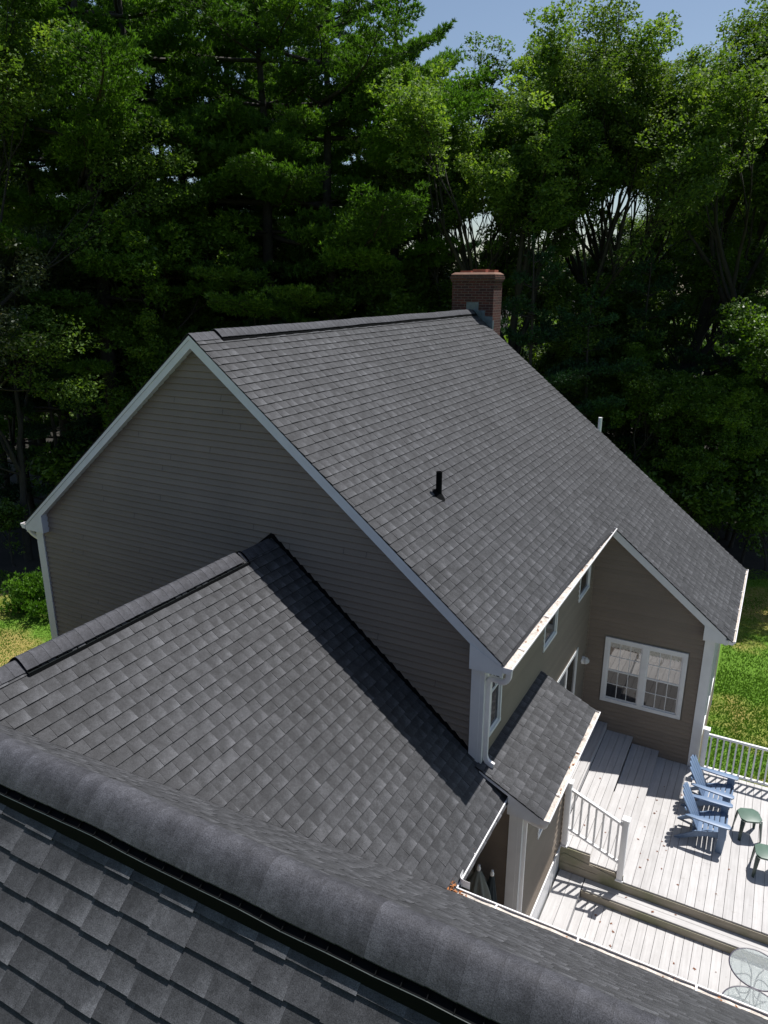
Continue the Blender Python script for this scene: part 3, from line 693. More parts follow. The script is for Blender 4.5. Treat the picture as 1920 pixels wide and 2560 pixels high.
# --- chimney
CX0, CX1, CY0, CY1 = -.60, .59, L-.02, L+.62
mb = MB(G); mb.box(CX0, CX1, CY0, CY1, GZ, .74)
ch = part_h('chimney', mb, [BRICK])
mb = MB(G)
for k, (o_, z0, z1) in enumerate(((.025,.742,.795),(.05,.807,.865),(.028,.877,.925))): mb.box(CX0-o_, CX1+o_, CY0-o_, CY1+o_, z0, z1); mb.box(CX0-o_-.004, CX1+o_+.004, CY0-o_-.004, CY1+o_+.004, z1+.0005, z1+.0115 if k < 2 else z1+.006, 1)
o_ = .028
mb.hexa([(CX0-o_,CY0-o_,.932),(CX1+o_,CY0-o_,.932),(CX1+o_,CY1+o_,.932),(CX0-o_,CY1+o_,.932),(CX0+.05,CY0+.05,.985),(CX1-.05,CY0+.05,.985),(CX1-.05,CY1-.05,.985),(CX0+.05,CY1-.05,.985)], 1)
part_h('chimney_crown', mb, [BRICK, MORTAR], ch)
for x0, w_, h_ in ((-.44,.30,.05), (-.08,.36,.085), (.36,.17,.065)):
    mb = MB(G); zt = .98+h_; y0, y1 = CY0+.16, CY0+.46
    mb.box(x0,x0+w_,y0,y0+.03,.97,zt); mb.box(x0,x0+w_,y1-.03,y1,.97,zt); mb.box(x0,x0+.03,y0+.03,y1-.03,.97,zt); mb.box(x0+w_-.03,x0+w_,y0+.03,y1-.03,.97,zt)
    part_h('flue_tile', mb, [FLUE], ch)
mb = MB(G)
def ff(x0, x1, z0, z1): mb.box(x0, x1, CY0-.008, CY0-.003, z0, z1)
ff(-.17,.18,-.25,.22); ff(-.42,-.172,-.5,.02); ff(.182,.37,-.5,.01); ff(.372,.592,-.6,-.14); mb.box(CX1+.003, CX1+.008, CY0-.008, CY0+.10, -.62, -.25)
part_h('step_flashing', mb, [LEAD], ch)
# plumbing vent through the main roof
px_, py_ = 3.11, 2.03; pz = -P_*px_
mb = MB(G); mb.sweep([(px_,py_,pz-.05),(px_,py_,pz+.40)], .048, n=16, caps=False); mb.sweep([(px_,py_,pz+.40),(px_,py_,pz+.2)], .040, n=16, caps=False)
for k in range(16):
    a0, a1 = 2*math.pi*k/16, 2*math.pi*(k+1)/16
    q = lambda a, r_: (px_+r_*math.cos(a), py_+r_*math.sin(a), pz+.40)
    mb.poly([q(a0,.040), q(a1,.040), q(a1,.048), q(a0,.048)])
vp = part_h('vent_pipe', mb, [BLACK], main_roof)
mb = MB(G)
for k in range(20):   # rubber boot, follows the slope
    a0, a1 = 2*math.pi*k/20, 2*math.pi*(k+1)/20
    def q(a, r_, h): x = px_+r_*math.cos(a); return (x, py_+r_*math.sin(a), -P_*x+h)
    mb.poly([q(a0,.105,.016), q(a1,.105,.016), q(a1,.085,.035), q(a0,.085,.035)]); mb.poly([q(a0,.085,.035), q(a1,.085,.035), q(a1,.05,.075), q(a0,.05,.075)])
part_h('pipe_boot', mb, [BLACK], main_roof)
mb = MB(G)
q = lambda x, y, h: (x, y, -P_*x+h)
mb.hexa([q(3.22,2.0,.008),q(3.28,2.0,.008),q(3.28,2.22,.008),q(3.22,2.22,.008),q(3.22,2.0,.014),q(3.28,2.0,.014),q(3.28,2.22,.014),q(3.22,2.22,.014)])
part_h('flashing_tab', mb, [SHN], main_roof)
mb = MB(G); mb.sweep([(3.62,11.10,-9.6),(3.62,11.10,-2.62)], .05, n=12); part_h('exhaust_pipe', mb, [WHITEP])

# ------------------------------------------------------------------ deck
DZ, MZ, LZ = -9.18, -9.37, -9.54
deck = thing('deck', (8.5, 2.5, 0), 'pale grey composite board deck with stairs beside the house', 'deck')
def part_d(name, mb, mats, parent=None, **k): return part(name, mb, mats, parent or deck, **k)
rd = random.Random(5)
def boards_y(mb, x0, x1, y0, y1, z, t=.028, w=.1372, gap=.0065, joint=False, overhang=0):
    x = x0
    while x < x1 - .02:
        xe = min(x + w, x1); c = rd.random(); cuts = [y0, y1]
        if joint and rd.random() < .45: cuts = [y0, rd.uniform(y0+.8, y1-.8), y1]
        for a, b in zip(cuts[:-1], cuts[1:]):
            c = min(1, max(0, rd.gauss(.5, .28))); dz = rd.uniform(-.001, .001)
            mb.box(x, xe, a+.0015, b-.0015, z-t+dz, z+dz, 0, c)
        x += w + gap
def boards_x(mb, x0, x1, y0, y1, z, t=.028, w=.1372, gap=.0065):
    y = y0
    while y < y1 - .02:
        ye = min(y + w, y1); cuts = [x0]
        while cuts[-1] < x1 - 4.5: cuts.append(cuts[-1] + rd.uniform(3, 4))
        cuts.append(x1)
        for a, b in zip(cuts[:-1], cuts[1:]): mb.box(a+.0015, b-.0015, y, ye, z-t, z, 0, min(1, max(0, rd.gauss(.5, .28))))
        y += w + gap
mb = MB(G); boards_y(mb, 6.46, 12.5, 2.72, 6.70, DZ, joint=True); boards_y(mb, 5.34, 6.46, 2.74, 6.70, DZ-.001)
up_d = part_d('deck_floor', mb, [DECK]); up_d['label'] = 'upper deck floor'
mb = MB(G); boards_y(mb, 5.815, 12.5, -1.9, 2.43, LZ, joint=True); boards_y(mb, 3.3, 5.79, -2.05, .11, LZ-.002); boards_y(mb, 5.815, 12.5, -2.05, -1.9, LZ)
lo_d = part_d('deck_floor', mb, [DECK]); lo_d['label'] = 'lower deck floor'
mb = MB(G); boards_x(mb, 5.83, 12.5, 2.435, 2.70, MZ, w=.129); part_d('step_tread', mb, [DECKX])
mb = MB(G); boards_y(mb, 5.37, 5.82, -1.9, 2.70, MZ, w=.219, gap=.007); part_d('step_tread', mb, [DECK])
for (x0, x1, z, w_) in ((5.86, 6.44, DZ+.155, .1372), (5.28, 5.868, DZ+.325, .1372), (X1+.02, 5.29, DZ+.495, .1372)):
    mb = MB(G)
    if x0 < 5: boards_y(mb, x0, x1, 3.05, 6.70, z)
    elif x0 < 5.5: boards_y(mb, 5.345, x1, 2.735, 3.045, z); boards_y(mb, x0+.015, x1, 3.05, 6.70, z)
    else: boards_y(mb, x0, x1, 2.735, 6.70, z)
    part_d('step_tread', mb, [DECK])
mb = MB(G)
for x, z0, z1, ya in ((6.415, DZ+.002, DZ+.126, 2.76), (5.835, DZ+.157, DZ+.296, 2.76), (5.285, DZ+.327, DZ+.466, 3.06)): mb.box(x-.02, x, ya, 6.70, z0, z1, 0, .4)
part_d('riser_board', mb, [DECK])
mb = MB(G); mb.box(5.36, 12.5, 2.702, 2.722, MZ+.002, DZ-.03, 0, .5); mb.box(5.825, 12.5, 2.415, 2.433, LZ+.001, MZ-.03, 0, .5)
ri = part_d('fascia_board', mb, [RISER]); ri['label'] = 'weathered brown wood edge of the deck steps'
mb = MB(G); mb.box(5.795, 5.812, -1.9, 2.41, LZ-.02, MZ-.03, 0, .6); part_d('riser_board', mb, [DECK])
mb = MB(G)
mb.prism([(5.345,2.712,MZ+.01),(6.455,2.712,DZ-.03),(6.455,2.712,DZ+.125),(5.87,2.712,DZ+.125),(5.87,2.712,DZ+.295),(5.345,2.712,DZ+.295)], (0,.02,0), 0, .6)
mb.prism([(5.345,2.700,DZ+.08),(5.42,2.700,DZ+.18),(6.45,2.700,DZ+.03),(6.45,2.700,DZ-.06),(6.3,2.700,DZ-.07)], (0,.011,0), 0, .3)
st = part_d('stringer', mb, [RISER]); st['label'] = 'notched wooden stringer under the stair rail'
mb = MB(G)   # solid dark fill, its colour standing in for the shade below the boards
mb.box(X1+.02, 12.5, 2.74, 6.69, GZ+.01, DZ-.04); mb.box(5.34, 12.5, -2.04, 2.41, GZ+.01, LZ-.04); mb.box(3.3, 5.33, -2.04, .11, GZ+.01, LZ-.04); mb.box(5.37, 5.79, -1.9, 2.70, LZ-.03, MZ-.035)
part_d('under_deck_shade', mb, [DECKSHADE])
mb = MB(G)   # white skirt panel against the bump-out base
mb.box(XBO, XBO+.03, .12, 3.03, GZ, -8.87); mb.box(XBO, XBO+.045, .12, 3.03, -8.895, -8.865)
sk = part_h('skirt_panel', mb, [WHITEP])
def rail_post(mb, x, y, z0, z1, w=.10):
    mb.box(x-w/2, x+w/2, y-w/2, y+w/2, z0, z1); mb.box(x-w/2-.018, x+w/2+.018, y-w/2-.018, y+w/2+.018, z1, z1+.03)
    a = w/2+.018; mb.hexa([(x-a,y-a,z1+.03),(x+a,y-a,z1+.03),(x+a,y+a,z1+.03),(x-a,y+a,z1+.03),(x-.01,y-.01,z1+.05),(x+.01,y-.01,z1+.05),(x+.01,y+.01,z1+.05),(x-.01,y+.01,z1+.05)])
    mb.box(x-w/2-.015, x+w/2+.015, y-w/2-.015, y+w/2+.015, z0, z0+.03)
def railing(posts, x0, x1, y, zt0, zt1, zb0, zb1, nb, label):
    """railing in the xz plane; zt = top rail height at x0/x1, zb = bottom rail"""
    root = None
    mb = MB(G)
    f = lambda x, a, b: a + (b-a)*(x-x0)/(x1-x0)
    def bar(z0a, z0b, h, w):
        mb.hexa([(x0,y-w/2,z0a-h),(x1,y-w/2,z0b-h),(x1,y+w/2,z0b-h),(x0,y+w/2,z0a-h),(x0,y-w/2,z0a),(x1,y-w/2,z0b),(x1,y+w/2,z0b),(x0,y+w/2,z0a)])
    bar(zt0, zt1, .05, .055)
    root = part_d('railing', mb, [WHITEP], bevel=.006); root['label'] = label
    mb = MB(G)
    mb.hexa([(x0,y-.025,zb0-.045),(x1,y-.025,zb1-.045),(x1,y+.025,zb1-.045),(x0,y+.025,zb0-.045),(x0,y-.025,zb0),(x1,y-.025,zb1),(x1,y+.025,zb1),(x0,y+.025,zb0)])
    part_d('bottom_rail', mb, [WHITEP], root)
    for (px, pz0, pz1) in posts:
        mb = MB(G); rail_post(mb, px, y, pz0, pz1); part_d('post', mb, [WHITEP], root, bevel=.004)
    for i in range(nb):
        x = x0 + (x1-x0)*(i+.5)/nb
        mb = MB(G); mb.box(x-.016, x+.016, y-.016, y+.016, f(x,zb0,zb1)-.005, f(x,zt0,zt1)-.045); part_d('baluster', mb, [WHITEP], root)
    return root
railing([(5.40,-8.86,-7.54),(6.39,DZ,-7.93)], 5.45, 6.34, 2.74, -7.65, -8.02, -8.46, -8.80, 7, 'short sloping stair railing')
railing([(7.30,DZ,-8.15),(9.30,DZ,-8.15),(11.3,DZ,-8.15)], 7.35, 11.3, 6.60, -8.235, -8.235, -9.03, -9.03, 33, 'long railing at the far edge of the deck above the lawn')

# ------------------------------------------------------------------ furniture
def adirondack(loc, rz, label):
    """faces +x; footprint centred on y=0, origin at the middle of the front edge on the deck"""
    root = thing('adirondack_chair', loc, label, 'chair', 'blue adirondack chairs on the deck', rz)
    def pt(name, mb, bevel=.006): return part(name, mb, [BLUE], root, local=True, bevel=bevel)
    # x: 0 front, negative toward the back
    W = .56
    for s in (-1, 1):   # side rails that become the rear legs
        mb = MB(); y = s*(W/2-.015)
        pr = [(-.02,y,.34),(-.06,y,.39),(-.30,y,.345),(-.50,y,.235),(-.80,y,.02),(-.80,y,0),(-.72,y,0),(-.50,y,.12),(-.28,y,.22),(-.02,y,.26)]
        mb.prism(pr, (0,.028,0)); pt('side_rail', mb)
        mb = MB(); y = s*(W/2+.022); y0, y1 = min(y, y+s*.03), max(y, y+s*.03)
        mb.prism([(-.13,y0,0),(-.02,y0,0),(-.0,y0,.30),(-.0,y0,.535),(-.13,y0,.535),(-.12,y0,.30)], (0,y1-y0,0)); pt('leg', mb)
        mb = MB(); y = s*(W/2+.02)   # arm, wide at the front and tapering back
        outl = [(.04,-.045),(.055,-.02),(.055,.03),(.03,.065),(-.12,.07),(-.45,.045),(-.66,.015),(-.68,-.02),(-.64,-.045),(-.3,-.06),(0,-.06)]
        if s < 0: outl = [(a, -b) for a, b in outl][::-1]
        mb.prism([(a, y+b, .538+.0*a) for a, b in outl][::1], (0,0,.024)); pt('arm', mb)
        mb = MB(); mb.prism([(-.10,y-.01,.40),(-.10,y-.01,.535),(-.02,y-.01,.535)], (0,.02,0)); pt('arm_bracket', mb, 0)
    for i in range(6):
        x = -.045 - i*.083; z = .39 - (0 if i < 1 else (i-.6)*.026)
        mb = MB(); dz = -.026*(.07/.083)
        mb.hexa([(x-.07,-W/2+.0,z+dz-.018),(x,-W/2+.0,z-.018),(x,W/2-.0,z-.018),(x-.07,W/2-.0,z+dz-.018),(x-.07,-W/2,z+dz),(x,-W/2,z),(x,W/2,z),(x-.07,W/2,z+dz)])
        pt('seat_slat', mb, .004)
    mb = MB(); mb.box(-.015,.008,-W/2-.0,W/2+.0,.25,.375); pt('apron', mb)
    # back: five slats fanned, leaning back
    a = math.atan2(.33, .66); lean = lambda t, off=0: (-.44 - t*math.sin(a) - off*math.cos(a), .275 + t*math.cos(a) - off*math.sin(a))
    lens = [.63, .69, .715, .69, .63]; bw = .095
    for i in range(5):
        yb = (i-2)*.097; fan = 1.06; Lg = lens[i]; mb = MB(); prof = []
        segs = [(-.5,0),(.5,0),(.5,Lg-.03),(.32,Lg),(-.32,Lg),(-.5,Lg-.03)]
        for (q, t) in segs:
            x, z = lean(t); prof.append((x, yb*(1+.10*t/.7) + q*bw, z))
        e = (-.02*math.cos(a), 0, -.02*math.sin(a)); mb.prism(prof, e); pt('back_slat', mb, .005)
    for t in (.08, .42):
        x, z = lean(t, .028); hw = W/2 + (.03 if t > .3 else -.03); mb = MB()
        x2, z2 = lean(t+.06, .028)
        mb.prism([(x,-hw,z),(x2,-hw,z2),(x2-.02*math.cos(a),-hw,z2-.02*math.sin(a)),(x-.02*math.cos(a),-hw,z-.02*math.sin(a))], (0,2*hw,0)); pt('back_brace', mb)
    root.scale = (1.06,1.06,1.06); return root
adirondack((7.915, 4.58, DZ+G+.001), R(1), 'blue adirondack chair nearer the viewer, fully in the sun')
adirondack((7.93, 5.50, DZ+G+.001), R(-3), 'blue adirondack chair closer to the far railing, its back partly shaded')
def green_table(cx, cy, rz, label):
    root = thing('side_table', (cx, cy, DZ+G+.001), label, 'side table', 'small green side tables on the deck', rz)
    a, c, H = .188, .078, .44
    o = [(-a+c,-a),(a-c,-a),(a,-a+c),(a,a-c),(a-c,a),(-a+c,a),(-a,a-c),(-a,-a+c)]
    mb = MB(); mb.prism([(x*1.0,y,H-.02) for x, y in o], (0,0,.02)); mb.prism([(x*.93,y*.93,H-.045) for x, y in o], (0,0,.026)); part('table_top', mb, [GREEN], root, local=True, bevel=.006)
    for sx in (-1,1):
        for sy in (-1,1):
            mb = MB(); b0 = Vector((sx*(a-.035), sy*(a-.035), H-.03)); b1 = Vector((sx*(a+.0), sy*(a+.0), 0)); u = Vector((-sy, sx, 0)).normalized()*.042; v = Vector((sx, sy, 0)).normalized()*.013
            k = .55; mb.hexa([tuple(b1-u*k-v*k),tuple(b1+u*k-v*k),tuple(b1+u*k+v*k),tuple(b1-u*k+v*k),tuple(b0-u-v),tuple(b0+u-v),tuple(b0+u+v),tuple(b0-u+v)]); part('leg', mb, [GREEND], root, local=True, bevel=.004)
    return root
green_table(8.265, 5.005, R(20), 'green resin side table in front of the two blue chairs')
green_table(8.585, 4.12, R(8), 'green resin side table cut by the right edge of the photo')
def rippled_glass():
    m, n, b, o = mat('pebbled_table_glass')
    tc = N(n, 'ShaderNodeTexCoord'); vo = N(n, 'ShaderNodeTexVoronoi'); vo.inputs['Scale'].default_value = 75; n.links.new(tc.outputs['Object'], vo.inputs['Vector'])
    bp = N(n, 'ShaderNodeBump'); bp.inputs['Strength'].default_value = 1; bp.inputs['Distance'].default_value = .008; n.links.new(vo.outputs['Distance'], bp.inputs['Height'])
    tr = N(n, 'ShaderNodeBsdfTransparent'); tr.inputs[0].default_value = (.86,.9,.9,1)
    b.inputs['Base Color'].default_value = (.42,.45,.45,1); b.inputs['Roughness'].default_value = .18; b.inputs['Specular IOR Level'].default_value = .9
    n.links.new(bp.outputs[0], b.inputs['Normal'])
    r2 = ramp(n, vo.outputs['Distance'], [(.10,(.95,.95,.95)),(.5,(.6,.6,.6))])
    ms = N(n, 'ShaderNodeMixShader'); n.links.new(r2, ms.inputs[0]); n.links.new(b.outputs[0], ms.inputs[1]); n.links.new(tr.outputs[0], ms.inputs[2]); n.links.new(ms.outputs[0], o.inputs[0])
    return m
PEB = rippled_glass()
def glass_table(cx, cy, r, rz, label):
    root = thing('patio_table', (cx, cy, LZ+G+.001), label, 'table', 'round pebbled glass tables on the lower deck', rz); H = .715
    mb = MB(); n_ = 56; mb.prism([(r*math.cos(2*math.pi*k/n_)*.985, r*math.sin(2*math.pi*k/n_)*.985, H-.006) for k in range(n_)], (0,0,.006)); part('glass_top', mb, [PEB], root, local=True)
    mb = MB(); mb.sweep([(r*math.cos(2*math.pi*k/n_), r*math.sin(2*math.pi*k/n_), H-.006) for k in range(n_+1)], .010, n=8, caps=False); part('rim', mb, [IRON], root, local=True, smooth=True)
    for k in range(4):
        a = math.pi/2*k + .4; c_, s_ = math.cos(a), math.sin(a); mb = MB()
        path = [(r*c_*.97,r*s_*.97,H-.02),(r*.75*c_,r*.75*s_,H-.03),(r*.42*c_,r*.42*s_,H-.06),(r*.16*c_,r*.16*s_,H-.16),(r*.09*c_,r*.09*s_,H*.5),(r*.2*c_,r*.2*s_,.18),(r*.55*c_,r*.55*s_,.04),(r*.85*c_,r*.85*s_,.01)]
        # smooth the rod
        pp = []
        for i in range(len(path)-1):
            p0, p1, p2, p3 = [Vector(path[max(0,min(len(path)-1,i+j))]) for j in (-1,0,1,2)]
            for t in (0,.25,.5,.75): pp.append(tuple(.5*((2*p1)+(p2-p0)*t+(2*p0-5*p1+4*p2-p3)*t*t+(3*p1-p0-3*p2+p3)*t**3)))
        mb.sweep(pp+[path[-1]], .009, n=7); part('leg', mb, [IRON], root, local=True, smooth=True)
    return root
glass_table(8.53, 1.575, .352, 0.3, 'round pebbled glass patio table with dark rim, its edge lapping over the step')
glass_table(8.53, .80, .41, 1.0, 'round pebbled glass patio table half hidden behind the near gutter')
# closed umbrellas leaning in the corner below the wing gutter
CLG = simple('grey_green_canvas', (.17,.18,.16), .9, var=.2, scale=4); CLG2 = simple('green_canvas', (.03,.075,.045), .9, var=.15); CLD = simple('dark_teal_canvas', (.012,.022,.028), .9, var=.2)
CLB = simple('navy_canvas', (.015,.03,.08), .9)
def umbrella(x, y, ztip, tilt, m_top, m_low, label, two=False):
    root = thing('closed_umbrella', (x, y, LZ+G+.001), label, 'umbrella', 'closed patio umbrellas in the corner', 0); root.rotation_euler = (tilt[0], tilt[1], 0)
    H = ztip - LZ
    mb = MB(); mb.sweep([(0,0,0),(0,0,H-.02)], .019, n=10); mb.sweep([(0,0,H-.05),(0,0,H-.02),(0,0,H+.01),(0,0,H+.03)], [.028,.03,.018,.02], n=12); part('pole', mb, [WHITEP], root, local=True, smooth=True)
    def canvas(z1, z0, r1, r0, nf, amp):
        mb = MB(); seg = 48; rows = 12; g = []
        for i in range(rows+1):
            t = i/rows; rr_ = r1 + (r0-r1)*(t**.8); row = []
            for k in range(seg):
                a = 2*math.pi*k/seg; rad = rr_*(1 + amp*min(1,t*2)*math.cos(nf*a) + .05*math.sin(3*a+t*4)); row.append((rad*math.cos(a), rad*math.sin(a), z1 + (z0-z1)*t - (.03*math.cos(nf*a) if i == rows else 0)))
            g.append(row)
        for i in range(rows):
            for k in range(seg): mb.poly([g[i+1][k], g[i+1][(k+1)%seg], g[i][(k+1)%seg], g[i][k]])
        return mb
    if two:
        part('valance', canvas(H-.06, H-.46, .03, .19, 8, .22), [m_top], root, local=True, smooth=True)
        part('canopy', canvas(H-.32, H-1.45, .10, .17, 8, .25), [m_low], root, local=True, smooth=True)
    else: part('canopy', canvas(H-.05, H-1.75, .03, .21, 8, .25), [m_low], root, local=True, smooth=True)
umbrella(5.005, -.17, -7.20, (0, R(1)), CLD, CLD, 'closed dark teal patio umbrella with white cap, against the brown wall')
umbrella(4.83, -.33, -7.12, (R(-2), R(1)), CLG, CLG2, 'closed green patio umbrella with grey pleated valance, beside the gutter', two=True)

# ------------------------------------------------------------------ fallen leaves
LEAFB = simple('dry_leaf', (.22,.085,.04), .8, var=.5, scale=20)
def leaf_mesh(seed):
    rr = random.Random(seed); mb = MB(); n_ = 9; pts = []
    for k in range(n_):
        a = 2*math.pi*k/n_; r = .030*(1 if k % 2 else .5)*rr.uniform(.7,1.2); pts.append((r*math.cos(a), r*1.3*math.sin(a), .004 + rr.uniform(0,.014)))
    c = (0,0,.004)
    for k in range(n_): mb.poly([c, pts[k], pts[(k+1)%n_]])
    for k in range(n_): mb.poly([(c[0],c[1],c[2]-.0015)]+[(pts[(k+1)%n_][0],pts[(k+1)%n_][1],pts[(k+1)%n_][2]-.0015),(pts[k][0],pts[k][1],pts[k][2]-.0015)])
    return mb
rl = random.Random(17); protos = []
for k in range(4):
    o = part('fallen_leaf', leaf_mesh(k), [LEAFB], None, local=True); protos.append(o)
spots = []
for (x, y) in ((6.05,5.9),(6.7,5.7),(6.63,5.2),(6.68,4.86),(6.65,4.78),(6.55,4.3),(6.5,3.9),(6.86,3.75),(6.95,3.95),(6.9,4.05),(7.0,3.85),(6.6,3.55),(6.75,3.45),(6.66,3.2),(7.05,5.6),(7.0,3.35),(7.9,3.2),(8.05,3.9),(7.6,5.95),(7.3,3.1)): spots.append((x, y, DZ))
for (x, y) in ((6.05,4.4),(5.95,3.6),(6.3,4.9)): spots.append((x, y, DZ+.155))
for (x, y) in ((5.55,4.9),(5.6,3.4)): spots.append((x, y, DZ+.325))
for (x, y) in ((6.15,2.15),(6.25,2.05),(6.42,2.1),(6.48,1.95),(6.5,1.65),(6.75,1.35),(6.72,1.42),(6.95,1.25),(6.9,1.05),(7.45,1.8),(7.75,1.85),(8.05,1.95),(7.62,1.4),(7.95,1.0),(8.0,1.35),(6.35,1.5),(7.2,.9),(7.55,.6)): spots.append((x, y, LZ))
for (x, y) in ((6.55,2.6),(7.0,2.5),(7.35,2.62)): spots.append((x, y, MZ))
for i, (x, y, z) in enumerate(spots):
    o = protos[i] if i < 4 else protos[rl.randrange(4)].copy()
    if i >= 4: COL.objects.link(o)
    o.location = (x, y, z+G+.001); o.rotation_euler = (0,0,rl.uniform(0,6.3)); s = rl.uniform(.4,.85); o.scale = (s,s,s)
    tag(o, 'small curled brown leaf lying on the pale deck boards', 'leaf', 'fallen leaves scattered on the deck')
# leaves caught in the gutters
mb = MB(G); rr = random.Random(3)
def heap(n_, f, s0=.5, s1=1.0):
    for _ in range(n_):
        x, y, z = f(); lm = leaf_mesh(rr.randrange(50)); s = rr.uniform(s0, s1)
        Mx = Matrix.Translation((x, y, z+G)) @ Matrix.Rotation(rr.uniform(0,6.3),4,'Z') @ Matrix.Rotation(rr.uniform(-.9,.9),4,'X') @ Matrix.Scale(s,4); mb.add(lm, Mx)
heap(46, lambda: (rr.uniform(4.97,5.10), rr.uniform(-1.88,-1.66), -6.075+rr.uniform(0,.035)))
heap(7, lambda: (rr.uniform(5.1,5.28), rr.uniform(-1.83,-1.76), -6.09))
heap(12, lambda: (rr.uniform(5.01,5.07), rr.uniform(-1.2,-1.02), -6.09))
heap(7, lambda: (rr.uniform(5.03,5.10), rr.uniform(-1.6,.1), -6.11), .4, .7)
heap(13, lambda: (rr.uniform(5.65,5.71), rr.uniform(.3,2.8), -6.215), .35, .8)
heap(10, lambda: (rr.uniform(5.01,5.07), rr.uniform(.4,6.3), -4.09), .35, .8)
heap(9, lambda: (rr.uniform(7.46,7.52), rr.uniform(6.8,10.5), -6.08), .5, .9)
heap(26, lambda: (rr.uniform(5.3,12), rr.uniform(-1.84,-1.76), -6.10), .4, .8)
gl = part('gutter_leaves', mb, [simple('orange_dry_leaf', (.36,.14,.045), .8, var=.4, scale=30)], None, origin=(5, -1.8, G-6.1)); tag(gl, 'orange brown dry leaves caught in the roof gutters', 'leaves'); gl['kind'] = 'stuff'

# ------------------------------------------------------------------ ground
def ground_mat():
    m, n, b, o = mat('lawn_soil')
    tc = N(n, 'ShaderNodeTexCoord')
    def nz(sc, d=5): x = N(n, 'ShaderNodeTexNoise'); x.inputs['Scale'].default_value = sc; x.inputs['Detail'].default_value = d; n.links.new(tc.outputs['Object'], x.inputs['Vector']); return x.outputs['Fac']
    g = ramp(n, nz(26), [(.35, (.07,.15,.018)), (.65, (.13,.24,.03))])
    sp_ = N(n, 'ShaderNodeSeparateXYZ'); n.links.new(tc.outputs['Object'], sp_.inputs[0])
    mr = N(n, 'ShaderNodeMapRange', interpolation_type='SMOOTHSTEP'); n.links.new(sp_.outputs[1], mr.inputs[0]); mr.inputs[1].default_value = 14; mr.inputs[2].default_value = 16.5; mr.inputs[3].default_value = -.09; mr.inputs[4].default_value = .07
    y = ramp(n, nz(30), [(.35, (.22,.20,.05)), (.65, (.34,.26,.10))])
    mx = N(n, 'ShaderNodeMix', data_type='RGBA'); ad = N(n, 'ShaderNodeMath', operation='ADD'); n.links.new(nz(.42, 6), ad.inputs[0]); m2 = N(n, 'ShaderNodeMapRange'); n.links.new(sp_.outputs[0], m2.inputs[0]); m2.inputs[1].default_value = -6; m2.inputs[2].default_value = -7; m2.inputs[4].default_value = .13; a2 = N(n, 'ShaderNodeMath', operation='ADD'); n.links.new(mr.outputs[0], a2.inputs[0]); n.links.new(m2.outputs[0], a2.inputs[1]); n.links.new(a2.outputs[0], ad.inputs[1]); f = ramp(n, ad.outputs[0], [(.47, (0,0,0)), (.60, (1,1,1))]); n.links.new(f, mx.inputs[0]); n.links.new(g, mx.inputs[6]); n.links.new(y, mx.inputs[7])
    n.links.new(mx.outputs[2], b.inputs['Base Color']); b.inputs['Roughness'].default_value = .95; b.inputs['Specular IOR Level'].default_value = .1
    bp = N(n, 'ShaderNodeBump'); bp.inputs['Strength'].default_value = .8; bp.inputs['Distance'].default_value = .05; n.links.new(nz(22), bp.inputs['Height']); n.links.new(bp.outputs[0], b.inputs['Normal'])
    return m
LAWN = ground_mat()
mb = MB(); S_ = 600
xs = [-S_,-60,-40,-25,-15,-8,0,8,15,25,40,60,S_]; ys = [-S_,-40,-20,-8,0,8,16,24,40,60,S_]
for i in range(len(xs)-1):
    for j in range(len(ys)-1): mb.poly([(xs[i],ys[j],0),(xs[i+1],ys[j],0),(xs[i+1],ys[j+1],0),(xs[i],ys[j+1],0)])
gr = part('lawn', mb, [LAWN], None); gr['kind'] = 'structure'
FLOOR = simple('forest_litter', (.016,.013,.009), .95, var=.5, scale=1.5, bump=.6, bscale=9)
mb = MB(); edge = []
rg = random.Random(8)
edge_pts = [(-60,2),(-24,3.5),(-19,5.6),(-15.5,6.5),(-12.8,7.6),(-10,10),(-6,13.5),(-1,17),(4,19.6),(8,21),(12,20.2),(18,19),(30,15),(60,10)]
for (a, b) in zip(edge_pts[:-1], edge_pts[1:]):
    for k in range(12):
        t = k/12; edge.append((a[0]+(b[0]-a[0])*t, a[1]+(b[1]-a[1])*t + .5*mnoise.noise(Vector((a[0]+k*.6, a[1], 2))) + rg.uniform(-.1,.1)))
edge.append(edge_pts[-1])
for a, b in zip(edge[:-1], edge[1:]): mb.poly([(a[0],a[1],.004),(b[0],b[1],.004),(b[0]*9,560,.004),(a[0]*9,560,.004)])
ffl = part('forest_floor', mb, [FLOOR], None); ffl['kind'] = 'structure'

